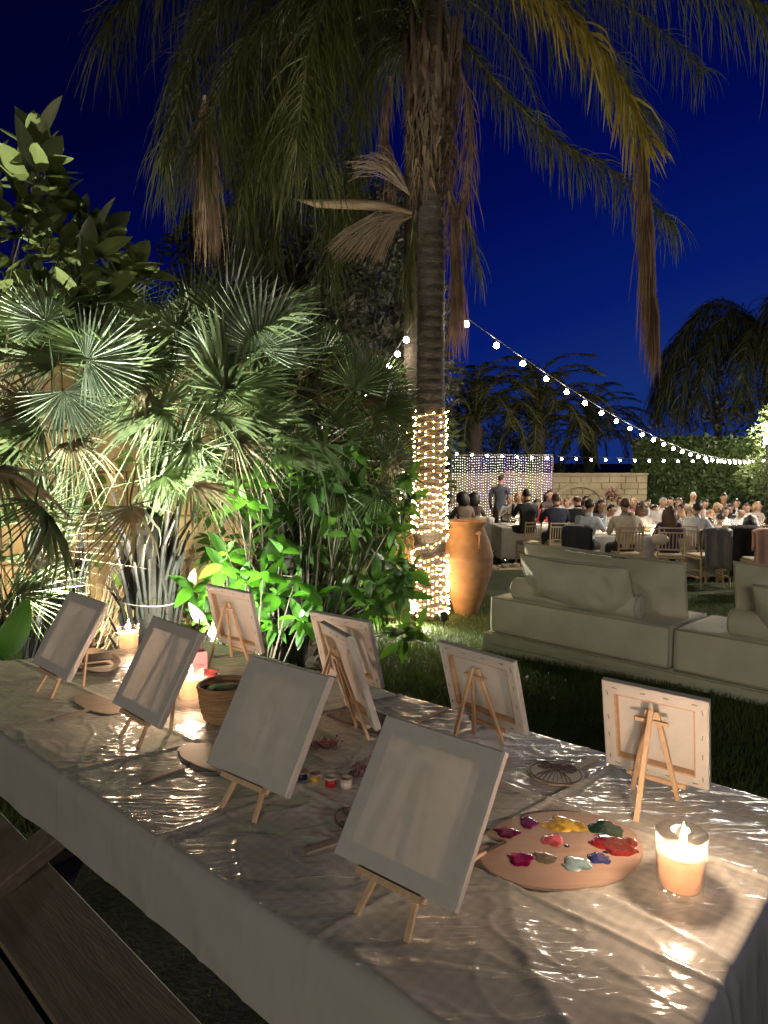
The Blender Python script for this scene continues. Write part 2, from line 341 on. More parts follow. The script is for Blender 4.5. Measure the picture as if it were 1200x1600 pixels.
# clear plastic over a pale checked cloth
def cloth_material(plain=False):
    m = bpy.data.materials.new('plastic_over_plain_border' if plain else 'plastic_over_gingham'); m.use_nodes = True; nt = m.node_tree; N = nt.nodes; L = nt.links; b = N['Principled BSDF']
    t = N.new('ShaderNodeTexCoord'); mp = N.new('ShaderNodeMapping'); mp.inputs['Rotation'].default_value = (0, 0, R(41.7)); L.new(t.outputs['Object'], mp.inputs[0])
    sp = N.new('ShaderNodeSeparateXYZ'); L.new(mp.outputs[0], sp.inputs[0])
    waves = []
    for ax in ('X', 'Y'):
        mu = N.new('ShaderNodeMath'); mu.operation = 'MULTIPLY'; mu.inputs[1].default_value = 2 * math.pi / .020; L.new(sp.outputs[ax], mu.inputs[0])
        si = N.new('ShaderNodeMath'); si.operation = 'SINE'; L.new(mu.outputs[0], si.inputs[0])
        mr = N.new('ShaderNodeMapRange'); mr.inputs[1].default_value = -.35; mr.inputs[2].default_value = .35; L.new(si.outputs[0], mr.inputs[0]); waves.append(mr)
    ad = N.new('ShaderNodeMath'); ad.operation = 'ADD'; L.new(waves[0].outputs[0], ad.inputs[0]); L.new(waves[1].outputs[0], ad.inputs[1])
    hf = N.new('ShaderNodeMath'); hf.operation = 'MULTIPLY'; hf.inputs[1].default_value = .5; L.new(ad.outputs[0], hf.inputs[0])
    mx = N.new('ShaderNodeMix'); mx.data_type = 'RGBA'; mx.inputs[6].default_value = (.51, .52, .48, 1); mx.inputs[7].default_value = (.405, .415, .38, 1); L.new(hf.outputs[0], mx.inputs[0])
    nz = N.new('ShaderNodeTexNoise'); nz.inputs['Scale'].default_value = 2.2; nz.inputs['Detail'].default_value = 3; L.new(mp.outputs[0], nz.inputs['Vector'])
    mr2 = N.new('ShaderNodeMapRange'); mr2.inputs[1].default_value = .35; mr2.inputs[2].default_value = .65; mr2.inputs[3].default_value = .55; mr2.inputs[4].default_value = 1.0; L.new(nz.outputs['Fac'], mr2.inputs[0])
    mx2 = N.new('ShaderNodeMix'); mx2.data_type = 'RGBA'; mx2.inputs[6].default_value = (.46, .47, .435, 1); L.new(mr2.outputs[0], mx2.inputs[0]); L.new(mx.outputs[2], mx2.inputs[7])
    if plain:
        mx.inputs[6].default_value = (.47, .475, .435, 1); mx.inputs[7].default_value = (.47, .475, .435, 1); mx2.inputs[6].default_value = (.42, .425, .39, 1)
    L.new(mx2.outputs[2], b.inputs['Base Color'])
    b.inputs['Roughness'].default_value = .75
    b.inputs['Coat Weight'].default_value = 1.0; b.inputs['Coat Roughness'].default_value = .15; b.inputs['Coat IOR'].default_value = 1.55
    # fine creases of the film: sharpened zero lines of stretched noise, in several directions
    tot = None
    for rot, sc_, k_, amp, ms_, lo, hi in ((0, (1.1, 5.0), 13, .8, 2.3, .46, .62), (34, (1.3, 6.5), 15, .6, 3.1, .48, .64), (-28, (1.8, 8.0), 15, .55, 3.7, .46, .62), (8, (5, 17), 9, .28, 4.5, .44, .66), (-60, (1.0, 4.0), 18, .7, 1.9, .52, .66)):
        m2 = N.new('ShaderNodeMapping'); m2.inputs['Rotation'].default_value = (0, 0, R(41.7 + rot)); m2.inputs['Scale'].default_value = (sc_[0], sc_[1], 1); L.new(t.outputs['Object'], m2.inputs[0])
        m2.inputs['Location'].default_value = (rot * .37, rot * .11, 0)
        n2 = N.new('ShaderNodeTexNoise'); n2.inputs['Scale'].default_value = 2.2; n2.inputs['Detail'].default_value = 1.6; n2.inputs['Distortion'].default_value = .5; L.new(m2.outputs[0], n2.inputs['Vector'])
        sb = N.new('ShaderNodeMath'); sb.operation = 'SUBTRACT'; sb.inputs[1].default_value = .5; L.new(n2.outputs['Fac'], sb.inputs[0])
        ab = N.new('ShaderNodeMath'); ab.operation = 'ABSOLUTE'; L.new(sb.outputs[0], ab.inputs[0])
        rg = N.new('ShaderNodeMapRange'); rg.interpolation_type = 'SMOOTHERSTEP'; rg.inputs[1].default_value = 0; rg.inputs[2].default_value = 1.0 / k_; rg.inputs[3].default_value = amp; rg.inputs[4].default_value = 0; L.new(ab.outputs[0], rg.inputs[0])
        mk = N.new('ShaderNodeTexNoise'); mk.inputs['Scale'].default_value = ms_; mk.inputs['Detail'].default_value = 2; L.new(m2.inputs[0].links[0].from_socket, mk.inputs['Vector'])
        mm = N.new('ShaderNodeMapRange'); mm.inputs[1].default_value = lo; mm.inputs[2].default_value = hi; mm.inputs[3].default_value = .03; L.new(mk.outputs['Fac'], mm.inputs[0])
        mu = N.new('ShaderNodeMath'); mu.operation = 'MULTIPLY'; L.new(rg.outputs[0], mu.inputs[0]); L.new(mm.outputs[0], mu.inputs[1])
        if tot is None: tot = mu
        else:
            ad2 = N.new('ShaderNodeMath'); ad2.operation = 'ADD'; L.new(tot.outputs[0], ad2.inputs[0]); L.new(mu.outputs[0], ad2.inputs[1]); tot = ad2
    fn = N.new('ShaderNodeTexNoise'); fn.inputs['Scale'].default_value = 26; fn.inputs['Detail'].default_value = 3; L.new(t.outputs['Object'], fn.inputs['Vector'])
    s2 = N.new('ShaderNodeMath'); s2.operation = 'MULTIPLY_ADD'; s2.inputs[1].default_value = .35; L.new(fn.outputs['Fac'], s2.inputs[0]); L.new(tot.outputs[0], s2.inputs[2])
    bp = N.new('ShaderNodeBump'); bp.inputs['Strength'].default_value = .22 if plain else 1.0; bp.inputs['Distance'].default_value = .0058; L.new(s2.outputs[0], bp.inputs['Height'])
    L.new(bp.outputs[0], b.inputs['Coat Normal'])
    bp2 = N.new('ShaderNodeBump'); bp2.inputs['Strength'].default_value = .04 if plain else .35; bp2.inputs['Distance'].default_value = .004; L.new(s2.outputs[0], bp2.inputs['Height']); L.new(bp2.outputs[0], b.inputs['Normal'])
    return m
M_cloth = cloth_material(); M_border = cloth_material(True)

# ------------------------------------------------------------------ ground
def ground_mesh(name, xs, ys, m, dz=0.0, rough=0.0):
    V = []; F = []
    for j, y in enumerate(ys):
        for x in xs:
            V.append((x, y, gz(x, y) + dz + rough * mnoise.noise(Vector((x * 1.7, y * 1.7, 3)))))
    n = len(xs)
    for j in range(len(ys) - 1):
        for i in range(n - 1): F.append((j * n + i, j * n + i + 1, (j + 1) * n + i + 1, (j + 1) * n + i))
    return np_mesh(name, V, F, m, True)
gx = [-120, -60, -30, -16, -8, -4, -2, 0, 2, 4, 8, 16, 30, 60, 120]
gy = [-30, -10, -4, 0, 2, 4, 4.5, 5, 6, 8, 10, 12, 14, 15, 16, 20, 30, 60, 140, 260]
tag(O('lawn', ground_mesh('lawn', gx, gy, M_lawn)), kind='structure')
tag(O('garden_bed', ground_mesh('garden_bed', list(np.linspace(-8.5, -.05, 48)), list(np.linspace(3.35, 6.2, 30)), M_soil, .03, .05)), kind='structure')

M_shade = mat('shade_earth', (.022, .018, .013), .95, (.032, .027, .018), 14, bump=1, bscale=50, bdist=.02)  # near-black sheet: the shade under table and bench painted on the ground
def shade_mesh():
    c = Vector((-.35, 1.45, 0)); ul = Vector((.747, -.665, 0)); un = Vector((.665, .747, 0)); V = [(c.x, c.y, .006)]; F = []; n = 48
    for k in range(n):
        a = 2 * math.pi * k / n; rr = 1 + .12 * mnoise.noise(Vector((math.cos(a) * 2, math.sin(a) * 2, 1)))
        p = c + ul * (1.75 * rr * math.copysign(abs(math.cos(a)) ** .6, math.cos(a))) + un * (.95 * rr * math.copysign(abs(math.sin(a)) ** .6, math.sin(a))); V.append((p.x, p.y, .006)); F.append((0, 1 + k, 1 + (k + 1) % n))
    return np_mesh('table_shade', V, F, M_shade)
tag(O('table_shade', shade_mesh()), kind='structure')
# grass blades on the visible lawn
def grass(n, region, hmin, hmax, w):
    P = []
    while len(P) < n:
        x, y = region()
        P.append((x, y, gz(x, y)))
    P = np.array(P); n = len(P)
    a = np.random.uniform(0, 2 * np.pi, n); h = np.random.uniform(hmin, hmax, n); lean = np.random.normal(0, .45, n); b = np.random.uniform(0, 2 * np.pi, n)
    wv = np.stack([np.cos(a), np.sin(a), 0 * a], 1) * (w * np.random.uniform(.6, 1.3, n))[:, None]
    lv = np.stack([np.cos(b) * np.sin(lean), np.sin(b) * np.sin(lean), np.cos(lean)], 1) * h[:, None]
    V = np.stack([P - wv, P + wv, P + lv * .55 + wv * .7, P + lv * .55 - wv * .7, P + lv * np.array([1.5, 1.5, .92])], 1).reshape(-1, 3)
    i = np.arange(n)[:, None] * 5
    return V, np.concatenate([i + np.array([[0, 1, 2]]), i + np.array([[0, 2, 3]]), i + np.array([[3, 2, 4]])])
def reg_lawn():
    while True:
        y = 2.6 + 6.8 * random.random() ** 1.5; x = random.uniform(-1.2, .60 * y)
        if (x * .665 + y * .747) < 1.78: continue
        if -.2 > x and y < 6.2 and random.random() < .93: continue
        return x, y
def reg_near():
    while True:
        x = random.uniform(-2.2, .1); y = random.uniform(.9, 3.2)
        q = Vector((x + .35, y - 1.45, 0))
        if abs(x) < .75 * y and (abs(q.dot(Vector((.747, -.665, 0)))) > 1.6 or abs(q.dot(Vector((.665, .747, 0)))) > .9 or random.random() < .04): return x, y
V1, F1 = grass(90000, reg_lawn, .03, .065, .0022)
V2, F2 = grass(9000, reg_near, .03, .06, .002)
tag(O('grass', np_mesh('grass', np.concatenate([V1, V2]), np.concatenate([F1, F2 + len(V1)]), M_grass)), 'short dark green grass covering the lawn', 'grass', kind='stuff')

# ------------------------------------------------------------------ picnic table under its cloth
UL = Vector((.747, -.665, 0)).normalized(); UN = Vector((.665, .747, 0)).normalized()      # along the table (to the right), across (away)
C_nl, C_nr, C_fr, C_fl = Vector((-1.62, 2.377, TZ)), Vector((.258, .706, TZ)), Vector((.876, 1.409, TZ)), Vector((-.70, 2.77, TZ))
tb = T('picnic_table', 'pale wooden picnic table with attached bench, covered by a plastic sheet', 'table', (-.3, 1.8, 0))
def wbox(pts_a, pts_b, w, h, bev=.004): return MB().bar(pts_a, pts_b, w, h, bev=bev)
o0 = Vector((-1.30, 2.20, 0)); L0 = 1.95
for k in range(5):
    a = o0 + UN * (.09 + .165 * k) + Vector((0, 0, .735)); O('tabletop_plank', wbox(a, a + UL * L0, .155, .04).mesh('tabletop_plank', M_plank), tb, world=True)
# bench: inner edge and gap read off the photograph at seat height
SEAT = .45
be = Vector((-.804, 1.708, 0)); bd = Vector((.471, -.465, 0)).normalized(); bn = Vector((-bd.y, bd.x, 0)) * -1
if bn.y > 0: bn = -bn
for k in range(2):
    a = be + bn * (.098 + .205 * k) + Vector((0, 0, SEAT - .02))
    me = MB().bar((0, -1.05, 0), (0, 1.3, 0), .195, .04, bev=.005).mesh('seat_plank', M_plank)
    M = frame(a, bd, (0, 0, 1)); O('seat_plank', me, tb, M=Matrix.Translation(-tb.location) @ M)
for s_, tt in ((0, -.28), (1, 1.25)):
    a = be + bd * tt
    me = MB().bar((0, -.44, 0), (0, .98, 0), .11, .05, bev=.004).mesh('support_beam', M_plank)
    M = frame(a + Vector((0, 0, SEAT - .068)), UN, (0, 0, 1)); O('support_beam', me, tb, M=Matrix.Translation(-tb.location) @ M)
    for q in (-.05, .62):
        p0 = a + UN * (q + (0 if q < 0 else .45)) ; p1 = a + UN * (.30 if q < 0 else .7) + Vector((0, 0, .7))
        O('leg', MB().bar(p0, p1, .09, .045, up=UL, bev=.004).mesh('leg', M_plank), tb, world=True)

pA, pB = onz(97, 1298, .53), onz(22, 1358, .48); dA = (pA - pB).normalized()
O('brace', MB().bar(pA + dA * .25, pB - dA * .25, .092, .04, bev=.004).mesh('brace', M_plank), tb, world=True)
def cloth_mesh():
    NS, NT, OV = 420, 190, .165
    def prm(n, L, ov):
        k = 9
        return np.concatenate([np.linspace(-ov, -.012, k), np.linspace(-.006, L + .006, n), np.linspace(L + .012, L + ov, k)])
    Ls, Lt = 2.2, .945
    S_, T_ = prm(NS, Ls, OV), prm(NT, Lt, OV)
    r = .018
    creases_s = [.27, .66, 1.04, 1.40, 1.78]; creases_t = [.31, .63]
    V = []
    for t in T_:
        for s in S_:
            sc, tcl = min(max(s, 0), Ls), min(max(t, 0), Lt)
            u, v = sc / Ls, tcl / Lt
            p = (C_nl * (1 - u) + C_nr * u) * (1 - v) + (C_fl * (1 - u) + C_fr * u) * v
            ds = s - sc; dt = t - tcl; e = math.hypot(ds, dt)
            out = Vector((0, 0, 0))
            if e > 0:
                dirv = (UL * ds + UN * dt).normalized()
                ang = min(e / r, math.pi / 2); o_ = r * math.sin(ang); dn = r * (1 - math.cos(ang)) + max(0, e - r * math.pi / 2)
                along = s * 1.0 if abs(dt) > abs(ds) else t * 1.0
                fl = .10 * max(0, e - .02) + .12 * max(0, e - .02) * (mnoise.noise(Vector((along * 1.6, 1.3, dt * 2))) + .10 * mnoise.noise(Vector((along * 7, 4.3, dt * 5))))
                dn *= 1 + .07 * mnoise.noise(Vector((along * 3.1, 9, 0)))
                p = p + dirv * (o_ + fl); p.z -= dn
                fade = max(0, 1 - e / .03)
            else: fade = 1
            q = Vector((s, t, 0))
            h = .0022 * mnoise.noise(q * 6) + .0016 * mnoise.noise(q * 15 + Vector((7, 0, 0)))
            for (fr, amp, ofs) in ((4.0, .0075, 3.0), (9.0, .0045, 11.0), (17.0, .0022, 5.0)):       # long soft ridges
                n_ = 1 - abs(mnoise.noise(Vector((s * fr * .55 + t * fr * .8, t * fr * .45 - s * fr * .3, ofs)))) * 5.5
                if n_ > 0: h += amp * n_ * n_ * max(0, .35 + mnoise.noise(q * 2.3 + Vector((0, 5, ofs))))
            h0 = h
            for c in creases_s: h += .0050 * math.exp(-((s - c - .004 * math.sin(t * 9)) / .006) ** 2)
            for c in creases_t: h += .0045 * math.exp(-((t - c - .004 * math.sin(s * 5)) / .006) ** 2)
            p.z += h * fade + .004
            if e > .02:
                p = p + (UL * ds + UN * dt).normalized() * (h0 * .8 + (h - h0) * .12)
            V.append(p)
    n = len(S_); F = [(j * n + i, j * n + i + 1, (j + 1) * n + i + 1, (j + 1) * n + i) for j in range(len(T_) - 1) for i in range(n - 1)]
    mi = [1 if (S_[i] < -.011 or S_[i + 1] > Ls + .011 or T_[j] < -.011 or T_[j + 1] > Lt + .011) else 0 for j in range(len(T_) - 1) for i in range(n - 1)]
    return np_mesh('tablecloth', V, F, [M_cloth, M_border], True, mi)
tag(O('tablecloth', cloth_mesh()), 'crinkled clear plastic sheet over pale gingham cloth, hanging over the picnic table edges', 'tablecloth')
TT = TZ + .005      # top of the cloth

# ------------------------------------------------------------------ canvases and easels
# (x, y) of the seen face's bottom centre, yaw, lean, bottom height, roll, width, height, seen from behind?
CV = [
 ((-1.032, 2.134, -.716, .535, .076, -.033, .25, .25), False, 'blank white canvas at the far left end of the table beside a candle'),
 ((-.642, 1.772, -.771, .515, .074, -.014, .25, .25), False, 'blank white canvas partly hiding a lit candle and a pink cup'),
 ((-.288, 1.404, -.657, .552, .075, -.014, .245, .245), False, 'blank white canvas seen from the front, standing before the straw basket'),
 ((.008, 1.057, -.670, .603, .074, -.022, .24, .24), False, 'large looking blank white canvas nearest the camera, beside the paint palette'),
 ((-.523, 2.516, -.688, -.239, .045, -.011, .247, .229), True, 'canvas seen from its stapled back in front of bright green leaves'),
 ((-.099, 2.132, -.672, -.296, .045, -.002, .237, .221), True, 'canvas seen from its stapled back, half hidden by a canvas turned sideways'),
 ((-.064, 1.821, -1.185, -.289, .047, .060, .24, .25), True, 'canvas turned nearly edge on in the middle of the table, its back in shade'),
 ((.267, 1.792, -.842, -.284, .045, -.010, .248, .206), True, 'canvas seen from its stapled back in front of the dark lawn'),
 ((.584, 1.479, -.646, -.261, .045, -.021, .216, .212), True, 'canvas seen from its stapled back behind the paint palette and near candle'),
]
EL = ['small wooden easel at the far left end of the table', 'small wooden easel under the canvas beside the pink cup', 'small wooden easel under the canvas before the straw basket',
      'small wooden easel under the canvas nearest the camera', 'small wooden easel seen from behind in front of bright green leaves', 'small wooden easel mostly hidden behind the sideways canvas',
      'small wooden easel turned sideways in the middle of the table', 'small wooden easel seen from behind in front of the dark lawn', 'small wooden easel seen from behind beside the near candle']
TH = .018
def canvas(i):
    (x, y, yaw, lean, zb, roll, w, h), back, label = CV[i]
    u = Vector((math.cos(yaw), math.sin(yaw), 0)); n = Vector((math.sin(yaw), -math.cos(yaw), 0))
    up = Vector((0, 0, math.cos(lean))) - n * math.sin(lean)
    u, up = u * math.cos(roll) + up * math.sin(roll), up * math.cos(roll) - u * math.sin(roll)
    b = Vector((x, y, zb + TZ))
    face_n = u.cross(up)           # towards the viewer
    if back: u = -u; fn = -face_n; b = b + fn * TH
    else: fn = face_n
    # local frame: X right seen from the front, Y up the canvas, Z out of the painted face ; origin bottom centre of the front face
    M = Matrix((u, up, fn)).transposed().to_4x4(); M.translation = b
    root = T('canvas', label, 'canvas', M=M, group='blank canvases on the table')
    W2 = w / 2; mb = MB(); hem = .026; c = .003
    def ring(x0, y0, x1, y1, z): return [(x0, y0, z), (x1, y0, z), (x1, y1, z), (x0, y1, z)]
    rings = [ring(-W2 + c, c, W2 - c, h - c, 0), ring(-W2, 0, W2, h, -c), ring(-W2, 0, W2, h, -TH + c * .6), ring(-W2 + c, c, W2 - c, h - c, -TH), ring(-W2 + hem, hem, W2 - hem, h - hem, -TH - .0006)]
    vs = [p for r_ in rings for p in r_]; fs = [(0, 1, 2, 3)]
    for k in range(4):
        for q in range(4): fs.append((k * 4 + q, (k + 1) * 4 + q, (k + 1) * 4 + (q + 1) % 4, k * 4 + (q + 1) % 4))
    mb.add(vs, fs); O('cloth_face', mb.mesh('cloth_face', M_canvas), root)
    bw = .0275; zc = -.0092; zt = .0165
    for (a, b2) in (((-W2 + .002, bw / 2 + .002), (W2 - .002, bw / 2 + .002)), ((-W2 + .002, h - bw / 2 - .002), (W2 - .002, h - bw / 2 - .002))):
        O('stretcher_bar', MB().bar((a[0], a[1], zc), (b2[0], b2[1], zc), bw, zt, up=(0, 0, 1)).mesh('stretcher_bar', M_bar), root)
    for sx in (-1, 1):
        xx = sx * (W2 - bw / 2 - .002); O('stretcher_bar', MB().bar((xx, bw + .003, zc), (xx, h - bw - .003, zc), bw, zt - .001, up=(0, 0, 1)).mesh('stretcher_bar', M_bar), root)
    st = MB()
    for k in range(4):
        f = (k + .5) / 4 + random.uniform(-.03, .03)
        for (px_, py_, hor) in (((f - .5) * w, .012, 1), ((f - .5) * w, h - .012, 1), (-W2 + .012, f * h, 0), (W2 - .012, f * h, 0)):
            st.box((px_, py_, -TH - .0012), (.011 if hor else .0016, .0016 if hor else .011, .0012), Matrix.Rotation(random.uniform(-.2, .2), 3, 'Z'))
    tag(O('staple', st.mesh('staple', M_staple), root), kind='stuff')
    # ---- easel, in world coordinates
    er = T('easel', EL[i], 'easel', (b.x, b.y, TT), group='small wooden easels on the table')
    def wp(lx, ly, lz): return M @ Vector((lx, ly, lz))
    zl = -TH - .006
    downscale = lambda top, dirv: top + dirv * ((TT - top.z) / dirv.z)
    apex = .80 * h if back else .86 * h
    ez = wp(0, 1, 0) - wp(0, 0, 0)
    for sx in (-1, 1):
        top = wp(sx * .009, apex, zl - .002); mid = wp(sx * .040, 0.0, zl)
        foot = downscale(top, (mid - top))
        O('leg', MB().bar(top, foot, .010, .007, up=fn, bev=.0008).mesh('leg', M_wood), er, world=True)
    top = wp(0, apex + .006, zl - .008); horiz = Vector((fn.x, fn.y, 0)).normalized()
    reach = .080 if back else -.035
    foot = Vector((top.x, top.y, TT)) - horiz * (reach - .0)
    O('rear_leg', MB().bar(top, foot, .010, .007, up=fn, bev=.0008).mesh('rear_leg', M_wood), er, world=True)
    O('ledge', MB().bar(wp(-.062, -.0055, -.0075), wp(.062, -.0055, -.0075), .0105, .027, up=fn, bev=.001).mesh('ledge', M_wood), er, world=True)
    O('cross_bar', MB().bar(wp(-.034, apex - .022, zl - .008), wp(.034, apex - .022, zl - .008), .009, .006, up=fn, bev=.0008).mesh('cross_bar', M_wood), er, world=True)
    return root
for i in range(9): canvas(i)

# ------------------------------------------------------------------ candles
def candle(p, label, r=.042, h=.104, wax=.072, sc=1.0, power=5.0, glow=.0075):
    root = T('candle', label, 'candle', (p.x, p.y, TT), group='candles in glass tumblers')
    rb = r * .86; t = .0025
    prof = [(0, 0), (rb * .97, 0), (rb, .003), (rb + (r - rb) * .5, h * .5), (r, h - .001), (r - t * .4, h), (r - t, h - .001), (rb - t + (r - rb) * .5, h * .5), (rb - t, .0125), (rb * .6, .0105), (0, .010)]
    O('glass', MB().lathe(prof, 40).mesh('glass', M_glass, True), root)
    wr = rb - t - .0006; f = wax / h
    wt = rb - t - .0006 + (r - rb) * f
    O('wax', MB().lathe([(0, .0135), (wr * .96, .0135), (wr, .016), (wt, wax - .004), (wt - .0015, wax - .0005), (wt - .007, wax - .003), (0, wax - .004)], 40).mesh('wax', M_wax, True), root)
    O('wick', MB().tube([(0, 0, wax - .005), (.001, 0, wax + .004), (.003, 0, wax + .010)], .0009, 5).mesh('wick', M_wick), root)
    z0 = wax + .006
    O('flame', MB().lathe([(0, z0), (.0035, z0 + .003), (.0060, z0 + .010), (.0056, z0 + .018), (.0032, z0 + .030), (.0010, z0 + .041), (0, z0 + .044)], 12, (.003, 0, 0)).mesh('flame', M_flame, True), root)
    lamp('candle_light', 'POINT', (p.x + .003, p.y, TT + z0 + .024), power, (1.0, .66, .45), .014)
    lamp('wax_glow', 'POINT', (p.x, p.y, TT + wax * .62), power * glow, (1.0, .54, .30), .012)     # light of the flame spreading inside the wax
    return root
candle(ont(1062, 1398), 'lit candle in a glass tumbler beside the paint palette at the right', power=6.2)
candle(ont(298, 1098), 'lit candle in a glass tumbler next to the straw basket', power=7, glow=.020)
candle(ont(201, 1018), 'lit candle in a glass tumbler between the two leftmost canvases', power=7, glow=.020)

# ------------------------------------------------------------------ palette with paint
def outline_slab(mb, pts, z0, z1, mi=0):
    n = len(pts); vs = [(x, y, z0) for x, y in pts] + [(x, y, z1) for x, y in pts]
    fs = [tuple(range(n, 2 * n)), tuple(range(n))[::-1]] + [(k, (k + 1) % n, n + (k + 1) % n, n + k) for k in range(n)]
    return mb.add(vs, fs, mi)
pc = ont(876, 1331)
pal = T('paint_palette', 'round wooden palette loaded with wet blobs of coloured paint', 'palette', (pc.x, pc.y, TT))
ex = (ont(1000, 1338) - ont(752, 1318)) / 2; ey = (ont(895, 1270) - ont(858, 1391)) / 2
tp0 = ont(785, 1330) - pc
pts = []
for k in range(72):
    a = 2 * math.pi * k / 72
    rr = 1 + .02 * math.sin(2 * a + 1)
    v = ex * math.cos(a) * rr + ey * math.sin(a) * rr
    d = abs(((a - math.pi * 1.0 + math.pi) % (2 * math.pi)) - math.pi)
    if d < .16: v = v * (.66 + .34 * (d / .16) ** 2)     # thumb notch
    pts.append((v.x, v.y))
O('board', outline_slab(MB(), pts, .001, .006).mesh('board', M_palette), pal)
PAINT = [((790, 1309), 17, 9, (.10, .008, .05)), ((826, 1294), 14, 9, (.11, .015, .08)), ((884, 1297), 31, 12, (.46, .30, .04)), ((945, 1302), 28, 11, (.012, .05, .025)),
         ((862, 1322), 16, 10, (.36, .075, .085)), ((963, 1330), 37, 15, (.13, .005, .005)), ((815, 1351), 19, 11, (.17, .004, .05)), ((850, 1349), 17, 9, (.15, .13, .09)), ((900, 1360), 23, 11, (.13, .20, .215)), ((937, 1351), 17, 9, (.015, .02, .08)),
         ((886, 1331), 4, 2, (.02, .02, .05)), ((947, 1341), 5, 2, (.02, .02, .05))]
for k, ((bx, by), ww, hh, c) in enumerate(PAINT):
    m = mat('wet_paint', c, .12, tuple(min(1, a * 2.2 + .015) for a in c), 45, contrast=(.45, .6), bump=.5, bscale=40, bdist=.004, spec=.6, coat=.6)
    p = ont(bx, by) - pc; a = (ont(bx + ww, by + ww * .12) - ont(bx - ww, by - ww * .12)) / 2; b = (ont(bx, by - hh) - ont(bx, by + hh)) / 2
    mb = MB(); nn = 28; vs = []; fs = []; rings = [(1, 0), (.96, .0008), (.80, .0015), (.45, .0020), (.15, .0018)]
    for (q, z) in rings:
        for j in range(nn):
            t_ = 2 * math.pi * j / nn; wob = 1 + .14 * math.sin(3 * t_ + k) + .08 * math.sin(5 * t_ + 2 * k) + .06 * math.sin(9 * t_ + k) + (.35 * max(0, math.cos(t_ - k * 1.7)) ** 8 if q > .9 else 0)
            v = a * math.cos(t_) * q * wob + b * math.sin(t_) * q * wob; zz = z * (.5 if k in (3, 7) else 1) * (1 + .5 * mnoise.noise(Vector((v.x * 90, v.y * 90, k))))
            vs.append((p.x + v.x, p.y + v.y, .0062 + zz))
    for r_ in range(len(rings) - 1):
        for j in range(nn): fs.append((r_ * nn + j, r_ * nn + (j + 1) % nn, (r_ + 1) * nn + (j + 1) % nn, (r_ + 1) * nn + j))
    fs.append(tuple((len(rings) - 1) * nn + j for j in range(nn)))
    O('paint_blob', mb.add(vs, fs).mesh('paint_blob', m, True), pal)
b0, b1 = ont(788, 1326), ont(738, 1352)
br = T('palette_knife', 'metal palette knife poking out from the palette notch', 'palette knife', (b0.x, b0.y, TT))
O('blade', MB().tube([b0 + Vector((0, 0, .012)), b0.lerp(b1, .6) + Vector((0, 0, .012))], [.004, .002], 6).mesh('blade', M_staple), br, world=True)
O('handle', MB().tube([b0.lerp(b1, .6) + Vector((0, 0, .012)), b1 + Vector((0, 0, .010))], [.003, .006], 8).mesh('handle', M_wood), br, world=True)

# ------------------------------------------------------------------ wooden cut-out fans with stick handles, paint pots, glitter, basket ...
def cut_fan(c, e1, e2, s0, s1, label, engraved=False, dark=None):
    """c, e1, e2: pixel of centre, end of long axis, end of short axis; stick from pixel s0 to s1"""
    C = ont(*c); E1 = ont(*e1) - C; E2 = ont(*e2) - C
    r_ = T('hand_fan', label, 'hand fan', (C.x, C.y, TT), group='wooden cut-out fans on the table')
    pts = []
    for k in range(80):
        a = 2 * math.pi * k / 80; q = 1 + .035 * abs(math.sin(5 * a)) + .02 * math.sin(9 * a)
        v = E1 * math.cos(a) * q + E2 * math.sin(a) * q; pts.append((v.x, v.y))
    O('fan_board', outline_slab(MB(), pts, .002, .005).mesh('fan_board', dark or M_fan), r_)
    S0, S1 = ont(*s0), ont(*s1)
    O('stick_handle', MB().bar(S0 + Vector((0, 0, .0085)), S1 + Vector((0, 0, .0065)), .020, .004, bev=.001).mesh('stick_handle', M_fan), r_, world=True)
    if engraved:
        e = MB()
        def ln(pts_):
            e.tube([E1 * x + E2 * y + Vector((0, 0, .0056)) for x, y in pts_], .0006, 4)
        for k in range(9):
            t_ = -.7 + 1.4 * k / 8; ln([(t_ * .35, -.1), (t_ * .8, .35), (t_ * .95, .75)])
        for s_ in (-.45, 0, .42):
            for r2 in (.26, .16): ln([(s_ + r2 * math.cos(a), -.45 + r2 * 1.1 * math.sin(a)) for a in np.linspace(0, 2 * math.pi, 14)])
            for a in np.linspace(0, 2 * math.pi, 6)[:-1]: ln([(s_, -.45), (s_ + .3 * math.cos(a), -.45 + .34 * math.sin(a))])
        ln([(math.cos(a) * .93, math.sin(a) * .93) for a in np.linspace(0, 2 * math.pi, 40)])
        tag(O('burnt_drawing', e.mesh('burnt_drawing', M_burn), r_), kind='stuff')
cut_fan((152, 1104), (190, 1112), (150, 1091), (140, 1113), (82, 1128), 'pale wooden fan with stick handle between the two leftmost canvases')
cut_fan((335, 1188), (392, 1196), (328, 1168), (290, 1203), (222, 1224), 'pale wooden fan with stick handle in front of the third canvas, half under it')
cut_fan((560, 1292), (600, 1302), (560, 1270), (528, 1320), (476, 1336), 'wooden fan with stick handle mostly hidden behind the nearest canvas', True)
cut_fan((868, 1213), (912, 1221), (862, 1231), (900, 1204), (930, 1188), 'wooden fan with burnt flower drawing lying between the two right back canvases', True, mat('thin_grey_ply', (.33, .29, .24), .5, (.27, .235, .19), 8))
dk = mat('dark_card', (.05, .035, .025), .5)
C = ont(150, 1040); tr = T('paper_plate', 'torn pale plate holding a dark shard, behind the leftmost canvas', 'plate', (C.x, C.y, TT))
a_, b_ = ont(188, 1043) - C, ont(150, 1022) - C
def ell(q, wob, ph):
    return [tuple((a_ * math.cos(t) * q * (1 + wob * math.sin(7 * t + ph)) + b_ * math.sin(t) * q * (1 + wob * math.sin(5 * t + ph)))[:2]) for t in np.linspace(0, 2 * math.pi, 40)[:-1]]
